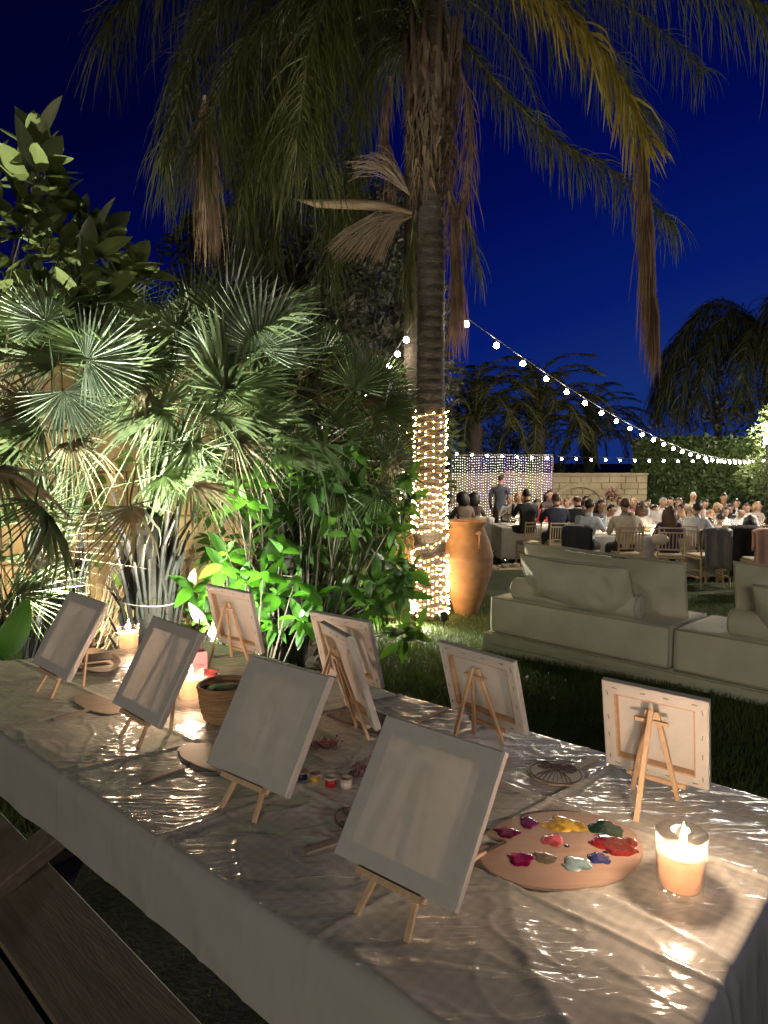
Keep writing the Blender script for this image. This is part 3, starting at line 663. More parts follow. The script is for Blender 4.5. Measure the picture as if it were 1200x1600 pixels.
p1, p2 = ell(.72, .02, 0), ell(1, .03, 1)
mb = MB(); n = len(p1); vs = [(x, y, .003) for x, y in p1] + [(x, y, .018) for x, y in p2]
mb.add(vs, [tuple(range(n))] + [(k, (k + 1) % n, n + (k + 1) % n, n + k) for k in range(n)]); O('dish', mb.mesh('dish', M_fan), tr)
O('dark_shard', MB().box((.0, .01, .022), (.10, .05, .004), Matrix.Rotation(.5, 3, 'Z') @ Matrix.Rotation(.25, 3, 'X')).mesh('dark_shard', dk), tr)

POTS = [((472, 1221), (.015, .012, .06), 'small pot of navy paint, first of the row by the canvas edge'), ((493, 1225), (.72, .45, .08), 'small pot of yellow paint between the navy and red pots'),
        ((517, 1231), (.36, .012, .02), 'small pot of red paint between the yellow and white pots'), ((541, 1233), (.70, .62, .55), 'small pot of white paint, last of the row beside the glitter')]
M_potplastic = mat('pot_plastic', (.62, .52, .46), .35, trans=.3, tcol=(.7, .6, .5))
for (p, c, lab) in POTS:
    P = ont(*p); r_ = T('paint_pot', lab, 'paint pot', (P.x, P.y, TT), group='row of small paint pots')
    pm = mat('pot_paint', c, .3)
    O('pot', MB().lathe([(0, 0), (.0125, 0), (.013, .016)], 20).mesh('pot', pm, True), r_)
    O('rim', MB().lathe([(.0132, .016), (.0145, .017), (.0145, .021), (.0128, .0215), (.0122, .018)], 20).mesh('rim', M_potplastic, True), r_)
    O('paint', MB().lathe([(0, .0172), (.0121, .0170)], 16).mesh('paint', pm), r_)
    if p[0] < 530: O('strip', MB().box((.018, -.004, .019), (.010, .007, .0015)).mesh('strip', M_potplastic), r_)
M_glit = mat('glitter', (.45, .05, .09), .15, (.75, .6, .6), 400, metal=.8, contrast=(.45, .55))
for (c, e, lab) in (((572, 1208), 42, 'spill of red and silver glitter gems next to the paint pots'), ((510, 1166), 22, 'small heap of dark glitter gems by the sideways easel')):
    C = ont(*c); mb = MB()
    for k in range(150):
        p = ont(c[0] + random.gauss(0, .45) * e, c[1] + random.gauss(0, .16) * e)
        rr = random.uniform(.0018, .0034); mb.ball((p.x - C.x, p.y - C.y, rr), (rr, rr, rr), 5, 4)
    tag(O('glitter', mb.mesh('glitter', M_glit), loc=(C.x, C.y, TT)), lab, 'glitter', 'glitter gems on the table', kind='stuff')
P = ont(560, 1158)
ph = T('drawing_folder', 'thin dark sheet lying flat under the sideways canvas', 'folder', (P.x, P.y, TT))
a0, a1, a2, a3 = [ont(*q) - P for q in ((510, 1122), (640, 1172), (668, 1150), (560, 1105))]
O('sheet', outline_slab(MB(), [(q.x, q.y) for q in (a0, a1, a2, a3)], .002, .006).mesh('sheet', mat('dark_sheet', (.10, .075, .06), .18, (.05, .035, .03), 30)), ph)
# stick near the back edge
s0, s1 = ont(652, 1132), ont(700, 1110)
O_ = O('wooden_stick', MB().bar(s0 + Vector((0, 0, .008)), s1 + Vector((0, 0, .008)), .018, .004, bev=.001).mesh('wooden_stick', M_fan)); tag(O_, 'flat wooden stick lying by the back edge left of a stapled canvas', 'stick')
# basket
B = ont(352, 1128); bk = T('straw_basket', 'round woven straw basket with dark contents behind the third canvas', 'basket', (B.x, B.y, TT))
prof = [(.040, .0), (.055, .012), (.062, .035), (.066, .06), (.069, .085), (.071, .098)]
mb = MB()
for k in range(13):
    z = .006 + k * .0075; r0 = float(np.interp(z, [q[1] for q in prof], [q[0] for q in prof]))
    mb.tube([(r0 * math.cos(a) * (1 + .012 * math.sin(a * 14 + k * math.pi)), r0 * math.sin(a) * (1 + .012 * math.sin(a * 14 + k * math.pi)), z + .001 * math.sin(3 * a + k)) for a in np.linspace(0, 2 * math.pi, 57)], .0044, 6, cap=False)
O('weave', mb.mesh('weave', M_basket, True), bk)
O('rim', MB().tube([(.072 * math.cos(a), .072 * math.sin(a), .101) for a in np.linspace(0, 2 * math.pi, 40)], .005, 6, cap=False).mesh('rim', M_basket, True), bk)
O('contents', MB().lathe([(.064, .083), (.055, .094), (.035, .099), (0, .101)], 24, wob=lambda a, z: .06 * math.sin(5 * a)).mesh('contents', M_darkplastic, True), bk)
# pink cup holding brushes
P = ont(306, 1060); cu = T('brush_cup', 'square pink cup holding paint brushes behind the second canvas', 'cup', (P.x, P.y, TT), .5)
mb = MB()
for sx, sy in ((1, 0), (-1, 0), (0, 1), (0, -1)): mb.box((sx * .029, sy * .029, .045), (.004 if sx else .062, .004 if sy else .054, .09))
mb.box((0, 0, .002), (.054, .054, .004)); O('cup', mb.mesh('cup', M_pinkbox), cu)
for k in range(5):
    a = random.uniform(0, 6.28); tip = Vector((.05 * math.cos(a), .05 * math.sin(a), .165 + .02 * random.random()))
    bq = Vector((-.015 * math.cos(a), -.015 * math.sin(a), .006))
    e = O('brush_handle', MB().tube([bq, bq.lerp(tip, .6), tip], [.0018, .0026, .0022], 6).mesh('brush_handle', M_black), cu)
    O('bristles', MB().tube([(0, 0, 0), (tip - bq) * .10], [.003, .0006], 6).mesh('bristles', M_twig), e, loc=tip)
P = ont(326, 1084); rc = T('dark_red_pot', 'small dark red glossy pot between candle and basket', 'pot', (P.x, P.y, TT))
O('pot', MB().lathe([(0, 0), (.028, 0), (.034, .02), (.034, .055), (.030, .066), (.026, .064), (.028, .05), (0, .048)], 20).mesh('pot', mat('dark_red_glaze', (.10, .02, .018), .25), True), rc)
O('ring_pull', MB().tube([(.036 + .004 * math.cos(a), -.006, .012 + .004 * math.sin(a)) for a in np.linspace(0, 6.283, 12)], .0012, 5).mesh('ring_pull', M_white), rc)

# ------------------------------------------------------------------ sofas
LA = onz(773, 927, .40); sdir = Vector((.70, -.714, 0)).normalized(); sdep = Vector((.714, .70, 0)).normalized()
S_L = ong(754, 1019)
gb = gz(S_L.x, S_L.y)
def soft_box(L, D, H, r, seed, nx=34, ny=16, nz=8, puff=.012):
    """upholstered block with rounded, slightly uneven faces; local X length, Y depth, Z up from 0"""
    vs = []; fs = []; idx = {}
    def put(p):
        k = tuple(round(a, 5) for a in p)
        if k in idx: return idx[k]
        x, y, z = p; c = Vector((min(max(x, r), L - r), min(max(y, r), D - r), min(max(z, r), H - r))); d = Vector(p) - c
        q = c + d.normalized() * r if d.length > r else Vector(p)
        u, v, w = x / L, y / D, z / H
        bul = puff * (16 * u * (1 - u) * v * (1 - v)) * (1 if z >= H - 1e-4 else 0)
        q = q + Vector((0, 0, bul)) + Vector([.004 * mnoise.noise(q * 5 + Vector((seed, a * 7, 0))) for a in range(3)])
        idx[k] = len(vs); vs.append(q); return idx[k]
    def face(o, a, b, na, nb):
        o, a, b = Vector(o), Vector(a), Vector(b)
        for i in range(na):
            for j in range(nb):
                fs.append(tuple(put(o + a * (i + di) / na + b * (j + dj) / nb) for di, dj in ((0, 0), (1, 0), (1, 1), (0, 1))))
    face((0, 0, 0), (L, 0, 0), (0, 0, H), nx, nz); face((0, D, 0), (0, 0, H), (L, 0, 0), nz, nx)
    face((0, 0, 0), (0, 0, H), (0, D, 0), nz, ny); face((L, 0, 0), (0, D, 0), (0, 0, H), ny, nz)
    face((0, 0, H), (L, 0, 0), (0, D, 0), nx, ny); face((0, 0, 0), (0, D, 0), (L, 0, 0), ny, nx)
    return MB().add(vs, fs)
def piping(pts, rad=.006): return MB().tube(pts, rad, 6)
def pillow(L, H, D, seed, nu=34, nv=18, flange=.014):
    vs = []; fs = []
    for side in (1, -1):
        base = len(vs)
        for j in range(nv + 1):
            for i in range(nu + 1):
                u, v = -1 + 2 * i / nu, -1 + 2 * j / nv
                t = max(0, (1 - abs(u) ** 2.3)) ** .62 * max(0, (1 - abs(v) ** 2.1)) ** .62
                x, z = u * L / 2 * (1 - .03 * (1 - v * v) * 0 + .02 * abs(u * v)), v * H / 2 * (1 + .03 * abs(u * v) - .10 * (1 - u * u) * (1 if v > 0 else 0) + .05 * abs(u) ** 6 * (1 if v > 0 else 0))
                w = mnoise.noise(Vector((x * 4, z * 6, seed))) * .042 + max(0, 1 - abs(mnoise.noise(Vector((x * 5 + z * 3, z * 3 - x, seed + 9)))) * 4) * .028
                vs.append((x, side * (D / 2 * t + w * min(1, t * 2) + .003), z + .014 * mnoise.noise(Vector((x * 5, seed, z)))))
        for j in range(nv):
            for i in range(nu):
                a = base + j * (nu + 1) + i; q = (a, a + 1, a + nu + 2, a + nu + 1); fs.append(q if side < 0 else q[::-1])
    mb = MB().add(vs, fs)
    e = [(-L / 2, 0, -H / 2), (L / 2, 0, -H / 2), (L / 2, 0, H / 2), (-L / 2, 0, H / 2)]
    ring = []
    for k in range(4):
        a, b = Vector(e[k]), Vector(e[(k + 1) % 4])
        for q in range(10): p = a.lerp(b, q / 10); ring.append(p + Vector((0, .006 * mnoise.noise(p * 9 + Vector((seed, 0, 0))), .006 * mnoise.noise(p * 7 + Vector((0, seed, 0))))))
    ring.append(ring[0]); mb2 = MB().tube(ring, flange * .75, 6, cap=False)
    return mb, mb2
def Msofa(p, tilt=0, roll=0, yaw=0):
    M = Matrix((sdir, sdep, Vector((0, 0, 1)))).transposed().to_4x4(); M = M @ Matrix.Rotation(yaw, 4, 'Z') @ Matrix.Rotation(tilt, 4, 'X') @ Matrix.Rotation(roll, 4, 'Y'); M.translation = p; return M
plz = .17
pf = T('sofa_platform', 'long low painted wooden platform under the two olive grey seat cushions', 'platform', M=Msofa(S_L + Vector((0, 0, 0))))
for k in range(2):
    O('front_board', MB().box((2.2, .012, .045 + .083 * k), (4.4, .024, .080), bev=.003).mesh('front_board', M_plat), pf)
O('side_board', MB().box((.012, .36, .086), (.024, .66, .164), bev=.003).mesh('side_board', M_plat), pf)
for k in range(5): O('deck_board', MB().box((2.2, .095 + .142 * k, plz - .006), (4.36, .136, .018), bev=.002).mesh('deck_board', M_plat), pf)
O('back_board', MB().box((2.2, .70, .086), (4.4, .024, .164), bev=.003).mesh('back_board', M_plat), pf)
CH = .285
for k, (x0, lab) in enumerate(((.04, 'olive grey seat cushion block at the left end of the platform'), (1.545, 'olive grey seat cushion block at the right edge, past the dark gap'))):
    cs = T('seat_cushion', lab, 'cushion', M=Msofa(S_L + sdir * x0 + sdep * .038 + Vector((0, 0, plz + .004))), group='seat cushion blocks')
    O('cover', soft_box(1.48, .64, CH, .018, 3 + k).mesh('cover', M_olive, True), cs)
    for z in (.010, CH - .004):
        O('piping', piping([(.012, .004, z), (.74, .002, z), (1.468, .004, z), (1.476, .32, z), (1.468, .636, z), (.74, .638, z), (.012, .636, z), (.004, .32, z), (.012, .004, z)], .005).mesh('piping', M_piping, True), cs)
    O('piping', piping([(1.474, .006, .012), (1.476, .005, CH / 2), (1.474, .006, CH - .006)], .005).mesh('piping', M_piping, True), cs)
ct = plz + CH + .012
def put_pillow(lab, x, dep, zc, L, H, D, tilt, seed, roll=0, grp='loose sofa pillows', yaw=0):
    t = T('sofa_pillow', lab, 'pillow', M=Msofa(S_L + sdir * x + sdep * dep + Vector((0, 0, zc)), tilt, roll, yaw), group=grp)
    a, b = pillow(L, H, D * 1.5, seed); O('cover', a.mesh('cover', M_olive, True), t); O('flange', b.mesh('flange', M_piping, True), t)
put_pillow('large back pillow with flanged edges on the left cushion block', .84, .35, ct + .198, 1.30, .425, .17, R(14), 2, R(1.5))
put_pillow('middle sized pillow lying against the large back pillow', .78, .105, ct + .182, .88, .385, .15, R(24), 5, R(1))
put_pillow('upright pillow on the right cushion block at the frame edge', 2.42, .36, ct + .21, 1.2, .45, .17, R(12), 8)
put_pillow('smaller slumped pillow in front of the upright pillow at the frame edge', 2.44, .11, ct + .175, .82, .37, .15, R(26), 11)
def bolster(lab, x, dep, L, r, seed):
    t = T('bolster', lab, 'bolster', M=Msofa(S_L + sdir * x + sdep * dep + Vector((0, 0, ct + r - .012))), group='round sofa bolsters')
    mb = MB(); n = 20; pr = [(0, 0), (r * .5, -.012), (r * .9, 0), (r, .02)] + [(r * (1 + .03 * math.sin(k * 1.3 + seed)), .02 + (L - .04) * k / 14) for k in range(1, 14)] + [(r, L - .02), (r * .9, L), (r * .5, L + .012), (0, L)]
    mb.lathe(pr, n, wob=lambda a, z: .03 * mnoise.noise(Vector((math.cos(a) * 2, math.sin(a) * 2, z * 7 + seed))))
    mb.xform(Matrix.Rotation(math.pi / 2, 4, 'Y')); O('cover', mb.mesh('cover', M_olive, True), t)
    for q in (.012, L - .012): O('piping', MB().tube([(q, r * .97 * math.cos(a), r * .97 * math.sin(a)) for a in np.linspace(0, 6.283, 24)], .005, 5, cap=False).mesh('piping', M_piping, True), t)
bolster('round bolster lying under the middle sized pillow on the left cushion block', .20, .165, 1.06, .085, 1)
bolster('round bolster lying under the slumped pillow on the right cushion block', 1.86, .165, .98, .085, 4)

# ------------------------------------------------------------------ terracotta jars
def jar(p, sc, m, label, handles=3, rot=0):
    t = T('clay_jar', label, 'jar', (p.x, p.y, gz(p.x, p.y) - .02), rot)
    base = [(.115, 0), (.12, .01), (.155, .12), (.212, .28), (.262, .45), (.288, .60), (.286, .70), (.262, .80), (.225, .90), (.195, .97), (.185, 1.0), (.190, 1.02), (.213, 1.035), (.216, 1.055), (.205, 1.065), (.178, 1.06), (.165, 1.0), (.17, .9), (0, .85)]
    prof = []
    for (a, b) in zip(base, base[1:]):
        ns = max(1, int(abs(b[1] - a[1]) / .012) if b[1] > a[1] and a[0] > .1 else 1)
        for k in range(ns):
            r, z = a[0] + (b[0] - a[0]) * k / ns, a[1] + (b[1] - a[1]) * k / ns
            if b[1] < 1.0 and a[1] >= 0 and b[1] > a[1]:
                for zb in (.30, .46, .475, .66, .675, .69, .83, .845, .95):
                    r += .006 * math.exp(-((z - zb) / .006) ** 2)
            prof.append((r, z))
    prof.append(base[-1])
    prof = [(r * sc, z * sc) for r, z in prof]
    O('body', MB().lathe(prof, 56, wob=lambda a, z: .006 * mnoise.noise(Vector((math.cos(a) * 2, math.sin(a) * 2, z * 4)))).mesh('body', m, True), t)
    for k in range(handles):
        a = 2 * math.pi * k / handles - .95
        c, s = math.cos(a), math.sin(a); e = Vector((c, s, 0))
        pts = [e * .205 * sc + Vector((0, 0, .93 * sc)), e * .255 * sc + Vector((0, 0, .955 * sc)), e * .285 * sc + Vector((0, 0, .93 * sc)), e * .287 * sc + Vector((0, 0, .86 * sc)), e * .268 * sc + Vector((0, 0, .79 * sc))]
        for off in (-.011, .011):
            tv = Vector((-s, c, 0)) * off * sc
            O('handle', MB().tube([q + tv for q in pts], [.013 * sc, .014 * sc, .014 * sc, .013 * sc, .011 * sc], 8).mesh('handle', m, True), t)
JP = ong(722, 964)
jar(JP + Vector((.07, .22, 0)), 1.0, M_clay, 'tall round bellied terracotta jar on the lawn right of the lit palm trunk', rot=-.2)
jar(ong(640, 957) + Vector((-.10, .35, 0)), .93, M_clay2, 'pale clay jar half hidden left of the lit palm trunk')

# ------------------------------------------------------------------ fronds
def frond_mesh(name, ctrl, n, leaf_len, droop, mats, width=.011, spread=.75, rr=(.02, .004), t0=.08, dens_end=1.0, seed=1, plum=.8, nseg=4, wind=None, len_end=.45, curl=0):
    rnd = random.Random(seed); ctrl = [Vector(c) for c in ctrl]; m = len(ctrl)
    def cr(t):
        t = min(max(t, 0), 1) * (m - 1); i = min(int(t), m - 2); u = t - i
        p0 = ctrl[max(i - 1, 0)]; p1 = ctrl[i]; p2 = ctrl[i + 1]; p3 = ctrl[min(i + 2, m - 1)]
        return .5 * ((2 * p1) + (p2 - p0) * u + (2 * p0 - 5 * p1 + 4 * p2 - p3) * u * u + (3 * p1 - p0 - 3 * p2 + p3) * u ** 3)
    mb = MB(); pts = [cr(k / 16) for k in range(17)]
    mb.tube(pts, [rr[0] + (rr[1] - rr[0]) * (k / 16) for k in range(17)], 5, 0)
    g = Vector((0, 0, -1))
    for k in range(n):
        t = t0 + (1 - t0) * (k + rnd.random()) / n
        p = cr(t); tg = (cr(t + .01) - cr(t - .01)).normalized()
        side = tg.cross(Vector((0, 0, 1)))
        side = side.normalized() if side.length > .15 else Vector((rnd.uniform(-1, 1), rnd.uniform(-1, 1), 0)).normalized()
        upv = side.cross(tg).normalized()
        for s in (-1, 1):
            d = (side * s * spread + tg * (.45 + .5 * rnd.random()) + upv * rnd.uniform(-plum, plum)).normalized()
            L = leaf_len * (len_end + (1 - len_end) * math.sin(math.pi * min(1, .25 + .75 * (1 - t)) ) ** .7) * rnd.uniform(.75, 1.15)
            q = p.copy(); st = L / nseg; w = width * rnd.uniform(.7, 1.2)
            wv = d.cross(Vector((rnd.uniform(-1, 1), rnd.uniform(-1, 1), rnd.uniform(-1, 1)))).normalized()
            vs = [q - wv * w * .5, q + wv * w * .5]; fs = []
            for j in range(nseg):
                d = (d + g * droop * (.5 + rnd.random()) + Vector((rnd.uniform(-1, 1), rnd.uniform(-1, 1), rnd.uniform(-.6, .6))) * (curl + .16)).normalized(); q = q + d * st
                if j < nseg - 1:
                    ww = w * (1.0 if j == 0 else .7); vs += [q - wv * ww * .5, q + wv * ww * .5]; b = 2 * j; fs.append((b, b + 1, b + 3, b + 2))
                else: vs.append(q); b = 2 * j; fs.append((b, b + 1, b + 2))
            mb.add(vs, fs, 1)
    return mb.mesh(name, mats)

TB = ong(671, 966)                                    # foot of the lit palm
TD = TB.y
palm = T('palm_tree', 'tall palm with shaggy drooping fronds, its lower trunk wrapped in fairy lights', 'palm tree', TB)
ztop = at(670, -60, TD).z - TB.z
prof = [(.0, -.05), (.205, -.05), (.195, .05), (.180, .20)]
r_of = lambda z: .175 - .030 * min(1, z / 2.5) - .012 * min(1, max(0, z - 2.5) / 2.5)
z = .24
while z < 4.85:
    prof += [(r_of(z), z), (r_of(z) + .006, z + .035), (r_of(z) - .002, z + .055)]; z += .105
prof += [(.17, 4.95), (.215, 5.15), (.235, 5.4), (.22, 5.7), (.17, 6.1), (.1, 6.5), (0, 6.7)]
O('trunk', MB().lathe(prof, 28, wob=lambda a, z: .035 * mnoise.noise(Vector((math.cos(a), math.sin(a), z * 1.3)))).mesh('trunk', M_trunk, True), palm)
fb = MB(); rnd = random.Random(4)
for k in range(420):        # ragged fibres and old leaf bases round the top of the trunk
    a = rnd.uniform(0, 6.283); z1 = rnd.uniform(4.5, 6.0); L = rnd.uniform(.2, .55); e = Vector((math.cos(a), math.sin(a), 0)); tv = Vector((-math.sin(a), math.cos(a), 0)); w = rnd.uniform(.004, .022)
    r0 = .20 if z1 > 4.9 else .17
    p = e * r0 + Vector((0, 0, z1)); pts = [p, p + e * rnd.uniform(.03, .10) + Vector((0, 0, -L * .4)), p + e * rnd.uniform(.0, .16) + Vector((0, 0, -L)) + tv * rnd.uniform(-.08, .08)]
    fb.add([pts[0] - tv * w, pts[0] + tv * w, pts[1] - tv * w, pts[1] + tv * w, pts[2]], [(0, 1, 3, 2), (2, 3, 4)])
tag(O('fibre', fb.mesh('fibre', M_fibre), palm), kind='stuff')
for k in range(12):
    a = 2 * math.pi * k / 12 + .2; e = Vector((math.cos(a), math.sin(a), 0))
    O('leaf_base', MB().tube([e * .15 + Vector((0, 0, 5.0 + .1 * (k % 3))), e * .225 + Vector((0, 0, 5.35 + .1 * (k % 3))), e * .30 + Vector((0, 0, 6.0 + .1 * (k % 2)))], [.045, .040, .025], 7).mesh('leaf_base', M_fibre, True), palm)
def FR(px_pts, n=190, L=.8, droop=.75, mats=None, name='frond', seed=1, **kw):
    pts = [at(x, y, TD + d) - TB for x, y, d in px_pts]
    O(name, frond_mesh(name, pts, n, L, droop, mats or [M_rachis, M_frond], seed=seed, **kw), palm)
FR([(665, -50, 0), (580, -90, -.6), (470, -20, -1.1), (370, 90, -1.4), (310, 230, -1.5)], 240, .95, .5, seed=1)
FR([(665, -60, 0), (560, -70, .5), (460, 10, 1.0), (390, 110, 1.4), (350, 220, 1.6)], 220, .95, .5, seed=21)
FR([(660, -60, 0), (520, -150, -.8), (380, -130, -1.4), (260, -60, -1.7), (170, 30, -1.8)], 220, .8, .45, seed=2)
FR([(660, -60, 0), (540, -120, .2), (430, -80, .4), (330, 0, .5), (270, 110, .5)], 200, .85, .45, seed=22)
FR([(650, -20, .1), (600, -30, .8), (530, 40, 1.4), (470, 140, 1.8), (440, 250, 2.0)], 200, .9, .5, seed=3)
FR([(650, -30, 0), (590, -40, -.4), (510, 30, -.7), (450, 110, -.8), (420, 220, -.8)], 200, .9, .5, seed=4)
FR([(690, 10, .2), (760, 110, .5), (860, 210, .7), (960, 270, .8), (1050, 345, .9)], 190, .62, .5, seed=5, width=.014)
FR([(690, -60, 0), (790, -50, -.4), (880, 10, -.6), (955, 100, -.7), (1008, 215, -.7)], 120, .66, .34, [M_rachis, M_frondy], seed=6, t0=.22, width=.026, plum=.35, rr=(.03, .012))
FR([(700, -60, 0), (850, -90, -.8), (1000, -70, -1.4), (1120, -35, -1.8), (1240, 40, -2.0)], 220, .7, .45, seed=7)
FR([(690, -40, .3), (790, -10, 1.0), (880, 50, 1.5), (960, 110, 1.8), (1020, 190, 2.0)], 190, .75, .5, seed=8)
FR([(690, -50, .1), (780, -60, .6), (900, -30, .9), (1010, 30, 1.1), (1100, 110, 1.2)], 170, .6, .5, seed=9)
FR([(645, 0, .2), (600, 50, .5), (565, 150, .7), (548, 260, .7), (545, 350, .7)], 180, .75, .85, seed=10)
FR([(640, 18, -.1), (600, 12, -.3), (530, 40, -.5), (470, 82, -.6)], 40, .45, .5, seed=12, rr=(.028, .012))
FR([(700, 60, 0), (728, 140, -.1), (735, 240, -.1), (722, 330, -.1)], 90, .55, .9, [M_frondb, M_frondb], 'dead_frond', 13, spread=.4)
FR([(1003, 205, -.7), (1008, 290, -.7), (1014, 400, -.7), (1022, 480, -.7)], 230, .80, 1.6, [M_frondb, M_frondb], 'dead_frond', 14, spread=.35, width=.014, plum=.2, t0=0)
FR([(700, 300, -.05), (712, 350, -.1), (716, 420, -.1), (714, 470, -.1)], 130, .72, 1.4, [M_frondb, M_frondb], 'dead_frond', 15, spread=.3, width=.010)
FR([(692, 300, .1), (715, 320, .2), (735, 360, .2), (748, 420, .2)], 40, .45, .9, seed=16, spread=.4)
FR([(320, 150, -1.45), (322, 220, -1.45), (326, 290, -1.45)], 120, .75, 1.5, [M_frondb, M_frondb], 'dead_frond', 17, spread=.4, t0=0, width=.012)
FR([(610, 120, .1), (600, 190, .1), (612, 260, .1)], 60, .5, 1.3, [M_frondb, M_frondb], 'dead_frond', 18, spread=.4, t0=0)
FR([(650, 330, .05), (640, 400, .1), (642, 470, .1)], 60, .45, 1.2, seed=19, spread=.35)
for k in range(12):
    a = (.72 + .62 * ((k * .618) % 1)) * math.pi
    e = Vector((math.cos(a), math.sin(a) * .9, 0)); l = random.uniform(.55, 1.12); dz = random.uniform(-.35, .35); z0 = 6.0 + random.uniform(-.3, .3)
    O('frond', frond_mesh('frond', [Vector((0, 0, z0)), e * .75 * l + Vector((0, 0, z0 + .65 + dz)), e * 1.55 * l + Vector((0, 0, z0 + .35 + dz)), e * 2.15 * l + Vector((0, 0, z0 - .55 + dz)), e * 2.4 * l + Vector((0, 0, z0 - 1.5 + dz))], 200, .85, .5, [M_rachis, M_frond], seed=200 + k, width=.013), palm)
# spathe and the two dry flower stalks
sp0 = [at(x, y, TD - .2) - TB for x, y in ((644, 332), (600, 322), (545, 318), (495, 318), (458, 311))]
O('spathe', MB().tube(sp0, [.022, .045, .055, .040, .003], 9).xform(Matrix.Identity(4)).mesh('spathe', M_spathe, True), palm)
def flower(base, tips, n, seed):
    mb = MB(); r_ = random.Random(seed); b = at(*base, TD - .15) - TB
    for k in range(n):
        f = r_.random(); x = tips[0][0] + (tips[1][0] - tips[0][0]) * f; y = tips[0][1] + (tips[1][1] - tips[0][1]) * f
        e = at(x + r_.gauss(0, 7), y + r_.gauss(0, 9), TD - .2 + r_.uniform(-.2, .2)) - TB
        mid = b.lerp(e, .5) + Vector((0, 0, .10 + .06 * r_.random()))
        mb.tube([b, b.lerp(mid, .6) + Vector((0, 0, .02)), mid, mid.lerp(e, .6) + Vector((0, 0, .03)), e], [.004, .004, .0035, .003, .002], 4, cap=False)
    O('flower_stalk', mb.mesh('flower_stalk', M_flower), palm)
flower((644, 338), ((512, 392), (600, 408)), 110, 3); flower((640, 305), ((545, 262), (590, 250)), 60, 4)

# second palm trunk just behind, also wrapped
P2 = ong(640, 935); P2 = Vector((at(645, 935, TD + 1.15).x, TD + 1.15, 0)); P2.z = gz(P2.x, P2.y)
palm2 = T('palm_tree', 'thinner palm trunk close behind the lit one, wrapped in the same warm lights', 'palm tree', P2)
prof = [(.0, -.05), (.13, -.05)] + sum([[(.115, .1 * k), (.121, .1 * k + .04), (.113, .1 * k + .06)] for k in range(62)], []) + [(.16, 6.4), (.12, 6.9), (0, 7.2)]
O('trunk', MB().lathe(prof, 20).mesh('trunk', M_trunk, True), palm2)
for k in range(9):
    a = 2 * math.pi * k / 9; e = Vector((math.cos(a), math.sin(a), 0))
    O('frond', frond_mesh('frond', [Vector((0, 0, 6.7)), e * .7 + Vector((0, 0, 7.4)), e * 1.7 + Vector((0, 0, 7.2)), e * 2.5 + Vector((0, 0, 6.3))], 90, .7, .7, [M_rachis, M_frond], seed=40 + k), palm2)

# fairy lights wound round the trunks
def fairy(root_label, base, rfun, spans, stalk=.024, per=.038):
    t = T('fairy_lights', root_label, 'fairy lights', base, group='fairy lights on the palm trunks')
    wire = []; bm = MB(); r_ = random.Random(8)
    acc = 0
    for (z0, z1, turns) in spans:
        n = int(turns * 28)
        for k in range(n):
            f = k / n; z = z0 + (z1 - z0) * f + .010 * math.sin(k * .9) + .022 * mnoise.noise(Vector((k * .11, z0, 1))) + .03 * mnoise.noise(Vector((k * .021, z0, 5))); a = 2 * math.pi * turns * f + z0 * 3; rr = rfun(z) + .012
            p = Vector((rr * math.cos(a), rr * math.sin(a), z)); wire.append(p); acc += 2 * math.pi * rr / 28
            if acc > per:
                acc = 0; e = Vector((math.cos(a), math.sin(a), 0)); q = p + e * stalk * r_.uniform(.3, 1.1) + Vector((0, 0, r_.uniform(-.025, .02)))
                bm.ball(q, .0060, 6, 4)
    O('wire', MB().tube(wire, .0034, 5).mesh('wire', M_goldwire), t)
    tag(O('bulb', bm.mesh('bulb', M_fairy), t), kind='stuff')
zpx = lambda y: at(670, y, TD - .15).z - TB.z
fairy('spiral of warm fairy lights round the tall palm trunk', TB, r_of, [(zpx(966), zpx(872), 11), (zpx(872), zpx(832), .8), (zpx(832), zpx(640), 17), (zpx(640), zpx(832), -7), (zpx(870), zpx(962), -4)])
z2 = lambda y: at(650, y, P2.y).z - P2.z
fairy('spiral of warm fairy lights round the thin palm trunk behind', P2, lambda z: .118, [(z2(940), z2(650), 26)], .04, .06)

# ------------------------------------------------------------------ festoon strings
bulb_me = MB().lathe([(0, -.050), (.016, -.046), (.028, -.034), (.031, -.022), (.024, -.004), (.012, .010), (0, .012)], 10).mesh('bulb', M_bulb, True)
sock_me = MB().lathe([(0, .008), (.014, .008), (.014, .040), (.006, .046), (0, .046)], 8).mesh('socket', M_wire)
def festoon(label, A, B, sag, n, extra=0, s=1.08, first=.0):
    t = T('festoon_string', label, 'string lights', A, group='strings of festoon bulbs')
    pt = lambda f: A.lerp(B, f) - Vector((0, 0, sag * 4 * f * (1 - f)))
    O('wire', MB().tube([pt(k / 40) - A for k in range(41)], .006, 5).mesh('wire', M_wire), t)
    for k in range(n):
        f = first + (1 - first) * k / (n - 1); p = pt(f) - A - Vector((0, 0, .046 * s))
        b = O('bulb', bulb_me, t, M=Matrix.Translation(p) @ Matrix.Scale(s, 4)); O('socket', sock_me, t, M=Matrix.Translation(p) @ Matrix.Scale(s, 4))
FA, FB = at(712, 484, TD), at(1184, 716, 22)
festoon('string of festoon bulbs sagging from the palm trunk towards the bright light at right', FA, FB, .55, 27, first=.012)
festoon('short string of festoon bulbs going left from the palm trunk into the dark trees', at(650, 495, TD + .1), at(560, 615, 11), .1, 8, first=.12)
festoon('level string of festoon bulbs across the far wall and hedge', at(690, 704, 20.6), at(1215, 716, 21.5), .10, 24)

